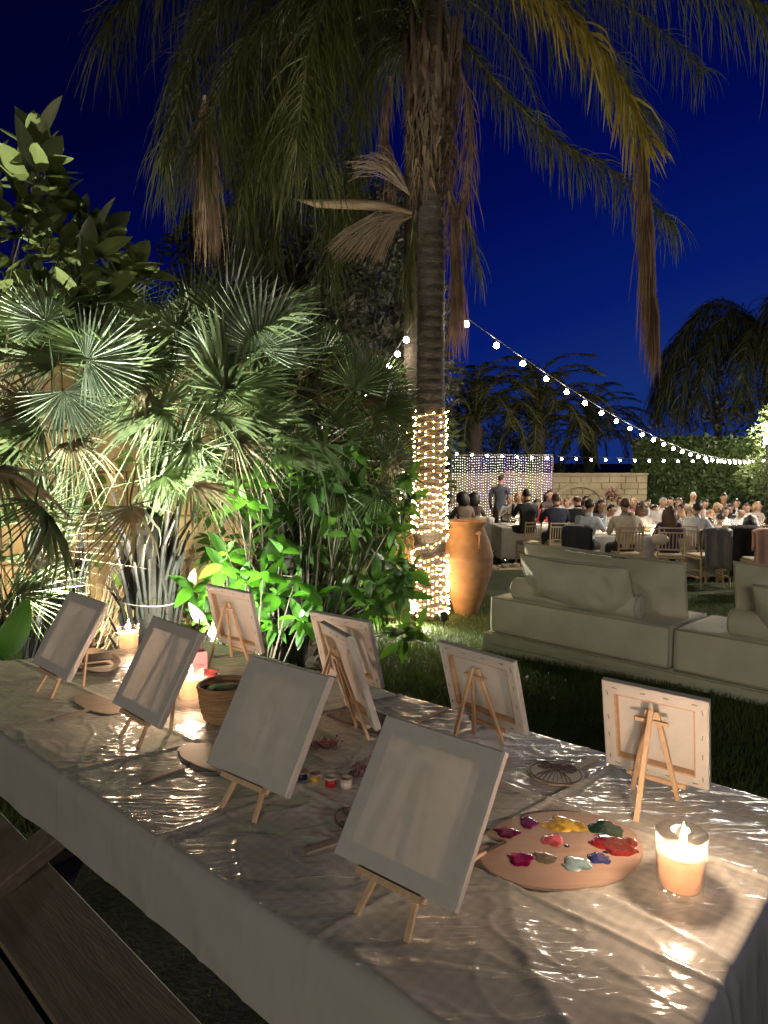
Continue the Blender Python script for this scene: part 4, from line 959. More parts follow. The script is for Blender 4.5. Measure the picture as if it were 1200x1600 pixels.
# ------------------------------------------------------------------ garden spotlights
def spotlight(p, target, label, power, col, ang=100, hh=.14):
    t = T('garden_spotlight', label, 'spotlight', p, group='garden spotlights on spikes')
    d = (Vector(target) - p).normalized()
    M = frame((0, 0, hh), d, (0, 0, 1))
    O('stake', MB().tube([(0, 0, -.05), (0, 0, hh - .02)], .008, 6).mesh('stake', M_black), t)
    O('body', MB().lathe([(0, -.05), (.03, -.05), (.042, 0), (.044, .05), (.038, .05), (.036, .03), (0, .03)], 16).xform(Matrix.Rotation(-math.pi / 2, 4, 'X')).mesh('body', M_black, True), t, M=M)
    O('lens', MB().lathe([(0, .052), (.042, .052)], 16).xform(Matrix.Rotation(-math.pi / 2, 4, 'X')).mesh('lens', M_lens), t, M=M)
    lamp('spot_light', 'SPOT', p + Vector((0, 0, hh)) + d * .075, power, col, .03, target=Vector(p) + Vector((0, 0, hh)) + d * 3, spot=ang, blend=.7)
COOL = (1.0, 1.0, .86)
spotlight(Vector((-.92, 3.45, .02)), at(400, 560, 4.6), 'garden spotlight behind the far end of the table below the bush', 300, (.92, 1.0, .86), 120)
spotlight(Vector((-1.52, 3.42, .02)), at(130, 550, 4.2), 'garden spotlight at the left under the white lit fan leaves', 850, COOL, 70)
spotlight(Vector((-1.0, 4.10, .0)), at(470, 700, 3.0), 'bright garden spotlight facing the camera just behind the pink cup', 60, (.95, 1.0, .9), 150, .44)
spotlight(Vector((-1.22, 3.60, .02)), at(385, 500, 4.5), 'garden spotlight below the upright white lit fan leaf', 900, COOL, 46)
spotlight(Vector((-3.15, 3.35, .02)), at(75, 330, 4.2), 'added unseen spotlight brightening the broad leaved tree at the far left', 1100, (1.0, 1.0, .80), 70)  # added out of view to brighten the broad leaves
spotlight(Vector((-2.05, 4.45, .02)), at(170, 820, 5.6), 'low garden spotlight close to the sandstone wall', 150, (1.0, .86, .60), 150)
spotlight(Vector(TB) + Vector((-.165, -.27, .04)), Vector((-.75, 3.4, .85)), 'dazzling garden spotlight at the foot of the lit palm trunk', 230, (1.0, .93, .75), 165)
spotlight(Vector(TB) + Vector((.10, -.62, .02)), Vector(TB) + Vector((-.5, .3, 6.0)), 'small garden spotlight on the lawn aimed up the tall palm', 190, (1.0, .86, .62), 70)

# ------------------------------------------------------------------ walls
def stone_wall(name, label, A, B, zt, th, bl, bh, m, top=True, parts=True, seed=1, zb=-.1):
    d = B - A; L = d.length; d.normalize(); n = Vector((d.y, -d.x, 0)); rnd = random.Random(seed)
    t = T(name, label, 'wall', A)
    M0 = Matrix((d, n, Vector((0, 0, 1)))).transposed().to_4x4()
    O('core', MB().box((L / 2, -th / 2 - .004, (zt + zb) / 2), (L, th - .03, zt - zb)).mesh('core', M_mortar), t, M=M0)
    stuff = MB(); z = 0.0; row = 0
    variants = []
    while z < zt - .05:
        h = bh * rnd.uniform(.85, 1.15); x = -rnd.random() * bl * .6; h = min(h, zt - z)
        while x < L:
            w = bl * rnd.uniform(.6, 1.35); x0, x1 = max(x, 0), min(x + w, L)
            if x1 - x0 > .06:
                pr = rnd.uniform(-.008, .012)
                if parts:
                    mb = MB().box((0, 0, 0), (x1 - x0 - .008, .05, h - .008), bev=.012)
                    mb.v = [tuple(Vector(v) + Vector([.005 * mnoise.noise(Vector(v) * 6 + Vector((x0 * 3, z * 3, a))) for a in range(3)])) for v in mb.v]
                    O('stone_block', mb.mesh('stone_block', m), t, M=M0 @ Matrix.Translation(((x0 + x1) / 2, pr, z + h / 2)))
                else: stuff.box(((x0 + x1) / 2, pr, z + h / 2), (x1 - x0 - .02, .05, h - .02), bev=.008)
            x += w
        z += h; row += 1
    if not parts: tag(O('stone_block', stuff.mesh('stone_block', m), t, M=M0), kind='stuff')
    if top: O('coping', MB().box((L / 2, -th / 2, zt + .03), (L + .04, th + .10, .06), bev=.008).mesh('coping', m), t, M=M0)
    return t
stone_wall('stone_wall', 'yellow lit sandstone garden wall behind the fan palms at the left', Vector((-8.35, 4.55, 0)), Vector((-1.15, 6.15, 0)), 2.25, .3, .62, .33, M_stone, seed=3)
wl_A, wl_B = at(600, 800, 23.2), at(1010, 800, 23.2)
wl_A.z = wl_B.z = gz(0, 30)
wl = stone_wall('far_stone_wall', 'pale stone block wall beyond the dinner guests', wl_A, wl_B, at(900, 742, 23.2).z - gz(0, 30), .35, .50, .20, M_wallst, parts=False, seed=6)
wx = at(905, 780, 23.2).x - wl_A.x
arch = MB()
for k in range(13):
    a = math.pi * (k + .5) / 13; c_, s_ = math.cos(a), math.sin(a)
    arch.box((wx + .78 * c_, .03, .75 + .62 * s_), (.19, .09, .17), Matrix.Rotation(-(a - math.pi / 2), 3, 'Y'), bev=.01)
O('blind_arch', arch.mesh('blind_arch', M_wallst), wl, M=Matrix((Vector((1, 0, 0)), Vector((0, -1, 0)), Vector((0, 0, 1)))).transposed().to_4x4())

# light curtain in front of the wall
CP_, CQ_ = at(706, 711, 21), at(864, 712, 21); zg = gz(0, 30)
cu = T('light_curtain', 'backdrop curtain of hanging white fairy lights behind the dinner tables', 'light curtain', (CP_.x, CP_.y, zg))
Hc = CP_.z - zg; Wc = CQ_.x - CP_.x
O('top_bar', MB().bar((0, 0, Hc), (Wc, 0, Hc), .02, .02).mesh('top_bar', M_oldstalk0), cu)
for x in (0, Wc): O('post', MB().bar((x, 0, 0), (x, 0, Hc - .02), .02, .02, up=(0, 1, 0)).mesh('post', M_oldstalk0), cu)
bm = MB(); wm = MB(); rnd = random.Random(12)
NSTR = 43
for k in range(NSTR):
    x = .04 + (Wc - .08) * k / (NSTR - 1); wm.bar((x, -.03, .3), (x, -.03, Hc), .004, .004, up=(0, 1, 0))
    ci = 1 if (rnd.random() < .18 or k > 34 and rnd.random() < .5) else (2 if rnd.random() < .25 else 0)
    z = Hc - .05 - rnd.random() * .05
    while z > .35:
        bm.ball((x + rnd.uniform(-.01, .01), -.03, z), .0105 * rnd.uniform(.75, 1.15), 5, 4, ci if z > Hc * .45 or rnd.random() < .4 else 2 if rnd.random() < .4 else 0); z -= rnd.uniform(.068, .088)
tag(O('bulb', bm.mesh('bulb', M_curt), cu), kind='stuff'); tag(O('wire', wm.mesh('wire', M_wire), cu), kind='stuff')
hp = at(798, 762, 20.7); ho = T('hoop', 'thin gold ring standing before the light curtain', 'hoop', (hp.x, hp.y, zg))
O('ring', MB().tube([(.45 * math.cos(a), 0, hp.z - zg + .45 * math.sin(a)) for a in np.linspace(0, 6.2832, 48)], .012, 6, cap=False).mesh('ring', M_goldwire, True), ho)
O('foot', MB().box((0, 0, .02), (.5, .3, .04), bev=.005).mesh('foot', M_white), ho)
O('post', MB().bar((0, 0, .03), (0, 0, hp.z - zg - .44), .03, .03, up=(0, 1, 0)).mesh('post', M_goldwire), ho)

# ------------------------------------------------------------------ foliage generators
def leaf_template(L, Wd, fold=.25, bend=.25, n=4):
    """pointed leaf along +Y, face +Z, folded along the midrib; returns verts, quads/tris as MB"""
    mb = MB(); vs = []; fs = []
    for i in range(n + 1):
        t = i / n; w = Wd * math.sin(math.pi * (t ** .85)) ** .8 if 0 < t < 1 else 0
        y = L * t; z = -bend * L * t * t
        vs += [(-w / 2, y, z + fold * w / 2), (0, y, z), (w / 2, y, z + fold * w / 2)]
    for i in range(n):
        a = i * 3; fs += [(a, a + 1, a + 4, a + 3), (a + 1, a + 2, a + 5, a + 4)]
    return mb.add(vs, fs)
def tri_template(L, Wd, fold=.25, bend=.2):
    V = np.array([(0, 0, 0), (-Wd / 2, L * .45, fold * Wd / 2 - bend * L * .2), (0, L * .5, -bend * L * .25), (Wd / 2, L * .45, fold * Wd / 2 - bend * L * .2), (0, L, -bend * L)], float)
    F = np.array([(0, 2, 1), (0, 3, 2), (1, 2, 4), (2, 3, 4)]); return V, F
def scatter(V, F, pos, dirs, nrm, sc):
    y = dirs / np.linalg.norm(dirs, axis=1)[:, None]; n = nrm - y * (nrm * y).sum(1)[:, None]; n /= np.maximum(np.linalg.norm(n, axis=1), 1e-6)[:, None]; x = np.cross(y, n)
    VV = pos[:, None] + sc[:, None, None] * (V[None, :, 0:1] * x[:, None] + V[None, :, 1:2] * y[:, None] + V[None, :, 2:3] * n[:, None])
    FF = F[None] + (np.arange(len(pos)) * len(V))[:, None, None]
    return VV.reshape(-1, 3), FF.reshape(-1, F.shape[1])
def rand_dirs(n): d = np.random.normal(size=(n, 3)); return d / np.linalg.norm(d, axis=1)[:, None]
def cloud_leaves(name, m, clumps, per, L, Wd, up=0.0):
    """leaf clumps: list of (centre, radius)"""
    P = []; D = []
    for c, r in clumps:
        k = max(6, int(per * (r ** 2))); d = rand_dirs(k); rad = r * np.random.uniform(.45, 1.0, k) ** .5
        P.append(np.array(c) + d * rad[:, None] * np.array([1, 1, .85])); D.append(d + rand_dirs(k) * .7 + np.array([0, 0, up]))
    P = np.concatenate(P); D = np.concatenate(D); V, F = tri_template(L, Wd)
    VV, FF = scatter(V, F, P, D, rand_dirs(len(P)) * .8 + np.array([0, -.3, .7]), np.random.uniform(.6, 1.25, len(P)))
    return np_mesh(name, VV, FF, m)
def tree(label, base, h, crown, clr, nclump, per, L, Wd, m, group=None, tr=.16, seed=1, name='tree'):
    rnd = random.Random(seed); np.random.seed(seed)
    t = T(name, label, 'tree', base, group=group)
    mb = MB(); mb.tube([(0, 0, -.1), (.1, 0, h * .3), (-.05, .1, h * .6), (0, 0, h * .85)], [tr, tr * .8, tr * .5, tr * .2], 8); cl = []
    for k in range(nclump):
        zf = rnd.random(); a = rnd.uniform(0, 6.283); prof = math.sin(math.pi * min(1, .12 + .88 * zf)) ** .6
        rr = crown * prof * math.sqrt(rnd.random()); c = Vector((rr * math.cos(a), rr * math.sin(a), h * (.22 + .78 * zf)))
        cl.append((tuple(c), clr * rnd.uniform(.55, 1.2)))
        if k % 3 == 0: mb.tube([(0, 0, c.z * .6), c * .5 + Vector((0, 0, c.z * .35)), c], [tr * .35, tr * .2, tr * .06], 5)
    O('trunk', mb.mesh('trunk', M_bark, True), t)
    tag(O('crown', cloud_leaves('crown', m, cl, per, L, Wd), t), kind='stuff')
    return t

# dark trees behind the palm
for k, (px_, d, h, cr, lab) in enumerate(((425, 13.5, 8.2, 1.35, 'tall dark tree rising behind the fan palms left of the lit trunk'), (560, 12.0, 6.6, 1.35, 'dark rounded tree just left of the lit trunk behind the bush'), (345, 15.5, 7.4, 1.5, 'dark tree farther left behind the fan palms'), (615, 16, 8.0, 1.3, 'low dark tree right behind the two lit trunks'), (490, 10.5, 5.0, 1.15, 'dark shrub like tree behind the middle fan palms'))):
    p = at(px_, 800, d); p.z = gz(p.x, p.y); tree(lab, p, h, cr, .45, 90, 800, .15, .06, M_darktree, 'dark trees behind the garden bed', .13, 20 + k)

for k, (px_, d, h, cr, lab) in enumerate(((30, 7.4, 3.0, 1.1, 'evergreen shrub behind the sandstone wall at the far left'), (190, 7.2, 3.1, 1.1, 'evergreen shrub behind the sandstone wall, second from the left'), (340, 7.4, 2.9, 1.0, 'evergreen shrub behind the middle of the fan palms'), (470, 7.6, 2.9, 1.0, 'evergreen shrub behind the glossy bush'), (580, 8.6, 2.7, .95, 'evergreen shrub close to the thin lit trunk'))):
    p = at(px_, 800, d); p.z = gz(p.x, p.y); tree(lab, p, h, cr, .40, 80, 600, .13, .055, M_hedge, 'evergreen shrubs behind the garden bed', .05, 120 + k, 'evergreen_shrub')
# hedge on the right
HA, HB = at(988, 800, 24), at(1225, 800, 21.5); zg = gz(0, 30); HA.z = HB.z = zg
hd = T('hedge', 'tall clipped green hedge behind the guests at the right', 'hedge', HA)
hv = HB - HA; n = 15000
u = np.random.rand(n); f = np.random.rand(n); zt = 2.72
P = np.zeros((n, 3)); dirs = np.zeros((n, 3)); hn = Vector((hv.y, -hv.x, 0)).normalized()
if hn.y > 0: hn = -hn
topm = np.random.rand(n) < .2
lump = np.array([mnoise.noise(Vector((a * 9, b * 6, 2))) for a, b in zip(u, f)])
dep = np.where(topm, -np.random.rand(n) * .9, .06 + .22 * lump - .08 * np.random.rand(n)); zz = np.where(topm, zt + .15 * lump + .12 * np.random.rand(n), f * zt)
P[:, 0] = u * hv.x + dep * hn.x; P[:, 1] = u * hv.y + dep * hn.y; P[:, 2] = zz
dirs = np.array(hn)[None] * .8 + rand_dirs(n) + np.array([0, 0, -.2]); V, F = tri_template(.17, .085)
VV, FF = scatter(V, F, P, dirs, rand_dirs(n) * .7 + np.array(hn)[None] * .6 + np.array([0, 0, .5]), np.random.uniform(.6, 1.3, n))
tag(O('foliage', np_mesh('foliage', VV, FF, M_hedge), hd), kind='stuff')
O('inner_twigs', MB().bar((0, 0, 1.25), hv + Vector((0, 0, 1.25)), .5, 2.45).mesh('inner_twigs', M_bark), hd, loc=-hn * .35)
p = at(1208, 740, 20.6); p.z = zg
tree('bright lit leafy shrub under the floodlight at the right edge', p, 3.5, .70, .40, 60, 420, .13, .06, M_litleaf, None, .06, 55, 'shrub')

# floodlight at right edge
fl = at(1201, 688, 20.0)
ft = T('floodlight', 'dazzling white floodlight among lit leaves at the right edge', 'floodlight', (fl.x, fl.y, zg))
O('post', MB().tube([(.1, .25, 0), (.1, .25, fl.z - zg - .02), (0, .10, fl.z - zg)], .03, 8).mesh('post', M_black), ft)
O('head', MB().box((0, .03, fl.z - zg), (.34, .10, .26), bev=.01).mesh('head', M_black), ft)
O('lens', MB().box((0, -.026, fl.z - zg), (.30, .008, .22)).mesh('lens', M_lens), ft)
lamp('flood_light', 'SPOT', (fl.x, fl.y - .1, fl.z), 900, (1.0, .95, .82), .12, target=(5.2, 13.5, .6), spot=150, blend=.8)
lamp('flood_light', 'POINT', (fl.x + .1, fl.y + .3, fl.z + .35), 420, (1.0, .95, .80), .12)

# background date palms
ph_me = [frond_mesh('frond', [Vector((0, 0, 0)), Vector((0, .9, .75)), Vector((0, 1.9, .95)), Vector((0, 2.7, .45)), Vector((0, 3.1, -.2))], 62, .48, .22, [M_rachis, M_frond], width=.035, seed=60 + k, plum=.25, nseg=2, rr=(.04, .008)) for k in range(3)]
def date_palm(label, base, ztop, sc, nf=34, seed=1):
    t = T('date_palm', label, 'palm tree', base, group='dark palms against the sky'); rnd = random.Random(seed)
    O('trunk', MB().lathe([(0, 0), (.30, 0), (.26, ztop * .5), (.30, ztop - .1), (.2, ztop + .25), (0, ztop + .35)], 12).mesh('trunk', M_trunk, True), t)
    for k in range(nf):
        a = k * 2.39996; f = (k + .5) / nf
        M = Matrix.Translation((0, 0, ztop + .1)) @ Matrix.Rotation(a, 4, 'Z') @ Matrix.Rotation(R(58 - 88 * f + rnd.uniform(-8, 8)), 4, 'X') @ Matrix.Scale(sc * rnd.uniform(.85, 1.1), 4)
        O('frond', ph_me[k % 3], t, M=M)
for k, (px_, py_, d, sc, lab) in enumerate(((742, 668, 27, .95, 'dark date palm directly above the left part of the light curtain'), (842, 668, 28, 1.0, 'dark date palm above the right end of the light curtain'), (922, 690, 31, .9, 'dark date palm above the stone wall'))):
    b = at(px_, py_, d); z0 = gz(0, 30); date_palm(lab, Vector((b.x, b.y, z0)), b.z - z0, sc, 36, 70 + k)
# big feather palm at the right edge
b = at(1205, 545, 26.5); z0 = gz(0, 30); rp = T('palm_tree', 'large dark shaggy palm against the sky at the right edge', 'palm tree', (b.x, b.y, z0)); hz = b.z - z0
O('trunk', MB().lathe([(0, 0), (.22, 0), (.18, hz * .6), (.2, hz), (.1, hz + .5), (0, hz + .6)], 14).mesh('trunk', M_trunk, True), rp)
for k in range(30):
    a = k * 2.4; e = Vector((math.cos(a), math.sin(a), 0)); up_ = 2.0 - 2.3 * (k / 30); l = 1.65
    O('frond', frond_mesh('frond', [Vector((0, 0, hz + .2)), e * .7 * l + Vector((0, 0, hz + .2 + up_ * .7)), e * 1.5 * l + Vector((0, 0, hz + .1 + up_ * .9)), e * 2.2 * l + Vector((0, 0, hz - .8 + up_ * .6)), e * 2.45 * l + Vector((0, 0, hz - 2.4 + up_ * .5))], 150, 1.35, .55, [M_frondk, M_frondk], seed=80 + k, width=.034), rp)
for k, (px_, d, h, cr, lab) in enumerate(((1120, 26, 5.0, 2.6, 'broad dark tree behind the hedge under the shaggy palm'), (1260, 24, 6.0, 2.2, 'broad dark tree past the right edge behind the floodlight'), (690, 29, 4.0, 2.2, 'low dark tree behind the left end of the light curtain'), (800, 33, 3.6, 3.0, 'low dark tree mass behind the light curtain'))):
    p = at(px_, 800, d); p.z = zg; tree(lab, p, h, cr, .7, 60, 90, .22, .10, M_darktree, 'dark trees beyond the party', .15, 90 + k)

# ------------------------------------------------------------------ fan palms
def fan_leaf_mesh(seed, n=30, spread=112, fuse=.36, droop=.18):
    rnd = random.Random(seed); mb = MB()
    for k in range(n):
        a = R(-spread + 2 * spread * (k + .5) / n + rnd.uniform(-1.2, 1.2)); hw = R(spread / n) * .93
        L = (1 - .22 * (abs(a) / R(spread)) ** 2) * rnd.uniform(.88, 1.06); dr = droop * rnd.uniform(.3, 1.9); tw = rnd.uniform(-.04, .04)
        def P(t, s):
            ang = a + s * hw * (1 if t < fuse else (1 - (t - fuse) / (1 - fuse)) ** .8 * (fuse / t))
            r = L * t; z = (-.030 if s else .012) * min(1, t / fuse) * (1 if t < .7 else .5) - dr * max(0, t - fuse * .6) ** 2 + tw * t
            return (r * math.sin(ang), r * math.cos(ang), z)
        ts = [.03, fuse, .62, .82]; vs = [P(t, s) for t in ts for s in (-1, 0, 1)] + [P(1.0, 0)]
        fs = []
        for i in range(3):
            q = i * 3; fs += [(q, q + 1, q + 4, q + 3), (q + 1, q + 2, q + 5, q + 4)]
        fs += [(9, 10, 12), (10, 11, 12)]; mb.add(vs, fs)
    return mb.mesh('fan_leaf', M_fanleaf)
fan_mes = [fan_leaf_mesh(1, 30, 105, .38, .15), fan_leaf_mesh(2, 28, 95, .46, .08), fan_leaf_mesh(3, 30, 115, .32, .3), fan_leaf_mesh(4, 24, 75, .45, .08), fan_leaf_mesh(6, 28, 108, .36, .45), fan_leaf_mesh(7, 24, 85, .40, .12)]
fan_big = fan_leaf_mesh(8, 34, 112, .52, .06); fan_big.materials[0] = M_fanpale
fan_droop = fan_leaf_mesh(5, 26, 105, .24, 1.1)
fan_dry = fan_leaf_mesh(9, 24, 100, .25, 1.3); fan_dry.materials[0] = M_fandry
def fan_palm(label, base, crown_z, leaves, trunk_r=.10, seed=1):
    t = T('fan_palm', label, 'fan palm', base, group='fan palms in the garden bed'); rnd = random.Random(seed)
    mb = MB().tube([(0, 0, -.05), (.02, 0, crown_z * .5), (0, 0, crown_z)], [trunk_r * 1.15, trunk_r, trunk_r * .8], 9)
    mb = MB() if False else mb
    tm = MB().tube([(0, 0, -.05), (.02, 0, crown_z * .5), (0, 0, crown_z)], [trunk_r * 1.1, trunk_r, trunk_r * .8], 9)
    O('trunk', tm.mesh('trunk', M_bark, True), t)
    st = MB()
    for k in range(60):          # old leaf bases tied up against the trunk
        a = rnd.uniform(0, 6.283); z0 = rnd.uniform(0, crown_z * .7); e = Vector((math.cos(a), math.sin(a), 0)); L = rnd.uniform(.25, .6)
        st.tube([e * trunk_r * .95 + Vector((0, 0, z0)), e * trunk_r * 1.45 + Vector((0, 0, z0 + L * .6)), e * trunk_r * rnd.uniform(1.3, 2.4) + Vector((rnd.uniform(-.05, .05), 0, z0 + L))], [.014, .011, .006], 5)
    tag(O('leaf_base', st.mesh('leaf_base', M_oldstalk), t), kind='stuff')
    for z in (.30, .55):
        O('tie_cord', MB().tube([(trunk_r * 1.62 * math.cos(a), trunk_r * 1.62 * math.sin(a), crown_z * z + .01 * math.sin(2 * a)) for a in np.linspace(0, 6.2832, 30)], .003, 5, cap=False).mesh('tie_cord', M_cushion), t)
    for (px_, py_, d, L, ang, tow, droopy) in leaves:
        hub = at(px_, py_, d); a = R(ang)
        toward = (Vector((0, 0, CAMZ)) - hub).normalized(); right = Vector((1, 0, 0)); upv = toward.cross(right).normalized() * (1 if toward.cross(right).z > 0 else -1)
        axis = (right * math.cos(a) + upv * math.sin(a) + toward * (rnd.uniform(-.25, .25) if tow > .65 else rnd.uniform(-.8, .8))).normalized()
        nrm = toward * tow + Vector((rnd.uniform(-.4, .4), 0, 1)) * (1 - abs(tow)) + right * rnd.uniform(-.3, .3)
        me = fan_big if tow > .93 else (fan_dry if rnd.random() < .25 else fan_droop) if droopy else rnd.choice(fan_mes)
        O('fan_leaf', me, t, M=Matrix.Translation(-Vector(base)) @ frame(hub, axis, nrm, L))
        h = hub - Vector(base); c0 = Vector((0, 0, crown_z - .1)); mid = c0.lerp(h, .55) + Vector((0, 0, .18 * (h - c0).length)) - axis * .05
        O('leaf_stalk', MB().tube([c0, c0.lerp(mid, .6) + Vector((0, 0, .04)), mid, h - axis * .02, h + axis * .03], [.008, .007, .005, .0045, .003], 5).mesh('leaf_stalk', M_fanstalk, True), t)
rnd = random.Random(99)
def rfill(n, x0, x1, y0, y1, d0, d1, L0, L1):
    out = []
    for _ in range(n):
        x, y = rnd.uniform(x0, x1), rnd.uniform(y0, y1)
        ang = math.degrees(math.atan2((y0 * .2 + y1 * .8) - y, x - (x0 + x1) / 2)) + rnd.uniform(-45, 45)
        out.append((x, y, rnd.uniform(d0, d1), rnd.uniform(L0, L1), ang, rnd.uniform(-.2, .9), rnd.random() < .22))
    return out
b1 = at(95, 960, 4.15); b1.z = 0.0
fan_palm('broad fan palm at the left whose leaves are lit almost white', b1, .95, [
    (135, 562, 3.72, .34, 5, .95, False), (100, 612, 3.75, .30, -70, .96, False), (72, 502, 3.85, .25, 120, .96, False), (170, 520, 4.4, .30, 35, .7, False), (40, 640, 3.95, .36, 130, .6, True),
    (215, 600, 4.0, .34, -30, .5, True), (20, 560, 4.3, .34, 110, .7, True), (110, 690, 3.9, .32, -60, .3, True), (15, 700, 3.8, .34, -120, .5, True),
    (60, 790, 2.75, .36, -55, .1, True), (-15, 735, 2.9, .40, -30, .1, True)] + rfill(22, -40, 260, 450, 760, 3.8, 4.9, .34, .50), .09, 1)
b2 = at(236, 985, 4.3); b2.z = 0.0
fan_palm('fan palm with a thick trunk of tied up old stalks behind the second canvas', b2, 1.15, [
    (405, 545, 3.95, .40, 76, .96, False), (352, 560, 4.0, .33, 112, .97, False), (300, 500, 4.6, .38, 95, .6, False), (245, 500, 4.5, .36, 105, .55, True), (395, 600, 4.3, .32, 60, .7, False),
    (205, 790, 3.05, .33, -75, .35, True), (330, 650, 3.9, .34, 10, .4, True), (300, 690, 3.8, .32, -80, .4, True), (250, 640, 4.0, .36, 60, .3, True), (300, 760, 3.7, .3, 5, .3, True),
    (365, 690, 4.0, .34, -20, .5, True)] + rfill(24, 180, 460, 450, 740, 3.9, 5.0, .34, .52), .115, 2)
b3 = at(455, 985, 5.0); b3.z = 0.0
fan_palm('dark green fan palm leaning over the bush towards the lit trunk', b3, 1.25, [
    (555, 605, 4.6, .34, 70, .90, False), (545, 690, 4.7, .38, -50, .8, True), (590, 765, 4.6, .33, -60, .7, True), (600, 640, 5.1, .32, 10, .8, False), (470, 650, 4.7, .36, -100, .6, True), (500, 560, 5.0, .34, 90, .6, False),
    (440, 700, 4.5, .33, -95, .5, True), (610, 720, 4.9, .30, -30, .7, True), (520, 760, 4.6, .32, -80, .5, True)] + rfill(20, 400, 615, 550, 790, 4.6, 5.6, .32, .48), .10, 3)
b4 = at(20, 1010, 3.75); b4.z = 0
fan_palm('low clump of pale narrow fan leaves at the left frame edge beside the table', b4, .35, [(x, y, 3.6 + .3 * rnd.random(), .34, a, .5, True) for x, y, a in ((10, 820, 120), (-10, 880, 150), (40, 860, 60), (30, 930, 30), (-30, 790, 100), (15, 960, 80), (55, 800, 75))], .07, 4)

# ------------------------------------------------------------------ broad leaved shrubs
def shoots(name, label, base, shoot_list, leaf_me, m_stem, max_parts=300, cat='shrub', leaf_L=.2, seed=1, nleaf=(7, 10), droop=.35, group=None, stem_from=None, leaf_name='leaf'):
    """shoot_list: (tip point, direction, scale)"""
    t = T(name, label, cat, base, group=group); rnd = random.Random(seed); B = Vector(base)
    st = MB(); leaves = []
    for tip, d, s in shoot_list:
        tip = Vector(tip) - B; d = Vector(d).normalized()
        o = Vector(stem_from) - B if stem_from is not None else Vector((tip.x * .35, tip.y * .35, max(.05, tip.z * .25)))
        st.tube([o, o.lerp(tip, .5) + Vector((rnd.uniform(-.06, .06), rnd.uniform(-.06, .06), .04)), tip - d * .10, tip], [.007, .005, .0035, .002], 5)
        nl = rnd.randint(*nleaf); ph = rnd.uniform(0, 6.283); u = d.orthogonal().normalized(); v = d.cross(u)
        for k in range(nl):
            a = ph + k * 2.4; f = k / nl; p = tip - d * (.02 + .22 * s * f)
            out = u * math.cos(a) + v * math.sin(a)
            ax = (d * (1.05 - 1.0 * f) + out * (.55 + .5 * f) + Vector((0, 0, -droop * (.3 + f) * rnd.uniform(.2, 1.2)))).normalized()
            leaves.append((frame(p, ax, d + Vector((0, 0, .5)) - ax * .2 + Vector((rnd.uniform(-.4, .4), rnd.uniform(-.4, .4), 0)), s * rnd.uniform(.55, 1.2)), (tip + B).y))
    O('stem', st.mesh('stem', M_twig, True), t)
    leaves.sort(key=lambda q: q[1])
    for M, _ in leaves[:max_parts]: O(leaf_name, leaf_me, t, M=M)
    rest = leaves[max_parts:]
    if rest:
        mb = MB(); src = [tuple(v.co) for v in leaf_me.vertices]; fs = [tuple(p.vertices) for p in leaf_me.polygons]
        for M, _ in rest: mb.add([M @ Vector(v) for v in src], fs)
        tag(O(leaf_name, mb.mesh(leaf_name, leaf_me.materials[0], True), t), kind='stuff')
    return t
rnd = random.Random(5)
mag_me = leaf_template(.24, .112, .20, .10, 6).mesh('leaf', M_mag, True)
tips = [(62, 215, 88), (28, 262, 110), (70, 255, 40), (128, 335, 60), (205, 415, 45), (150, 360, 85), (95, 300, 70), (20, 330, 120), (60, 360, 95), (225, 425, 20), (180, 430, 75), (110, 400, 60), (150, 400, 20), (30, 420, 100), (70, 440, 30), (-20, 300, 110), (-30, 380, 120), (170, 460, -10), (110, 470, -30), (20, 480, -80), (60, 500, -60), (-20, 450, 150), (130, 440, 50), (-10, 230, 95), (5, 520, -70), (90, 350, 110), (40, 300, 60), (-40, 520, -100)]
sl = []
for x, y, a in tips:
    d = rnd.uniform(3.9, 4.7); p = at(x, y, d); aa = R(a)
    sl.append((p, Vector((math.cos(aa), -rnd.uniform(.1, .5), math.sin(aa))), rnd.uniform(.85, 1.15)))
for _ in range(10):
    x = rnd.uniform(-40, 200); y = rnd.uniform(370, 500); sl.append((at(x, y, rnd.uniform(4.3, 5.0)), Vector((rnd.uniform(-1, 1), -.3, rnd.uniform(-.3, 1))), 1.0))
mb_ = at(-30, 900, 4.6); mb_.z = 0
shoots('broadleaf_tree', 'small tree with big oval leaves at the upper left against the night sky', mb_, sl, mag_me, M_twig, cat='tree', nleaf=(8, 11), seed=3, droop=.15, stem_from=mb_ + Vector((0, 0, 1.4)))
for o in list(bpy.data.objects):
    if o.name.startswith('broadleaf_tree'):
        O('trunk', MB().tube([(0, 0, -.05), (.03, 0, .8), (0, 0, 1.6), (.1, 0, 2.4)], [.06, .05, .04, .015], 8).mesh('trunk', M_bark, True), o)
bush_me = leaf_template(.165, .062, .25, .28, 5).mesh('leaf', M_bush, True)
sl = []
for _ in range(74):
    x = rnd.uniform(330, 640); lim = 690 + max(0, 470 - x) * .35; y = rnd.uniform(lim, 985); d = rnd.uniform(4.1, 5.6)
    sl.append((at(x, y, d), Vector((rnd.uniform(-.7, .7), -rnd.uniform(.4, 1.0), rnd.uniform(-.1, .8))), rnd.uniform(.75, 1.15)))
for x, y in ((640, 790), (655, 775), (632, 830), (640, 745), (622, 870), (615, 800), (600, 840), (628, 700)): sl.append((at(x, y, 5.6), Vector((.5, -.5, .3)), 1.0))
bb = at(480, 960, 4.9); bb.z = 0
shoots('leafy_bush', 'dense dark green bush with glossy oval leaves left of the lit trunk', bb, sl, bush_me, M_twig, seed=8, droop=.7, nleaf=(8, 12))
lime_me = leaf_template(.17, .066, .2, .3, 5).mesh('leaf', M_lime, True)
sl = []
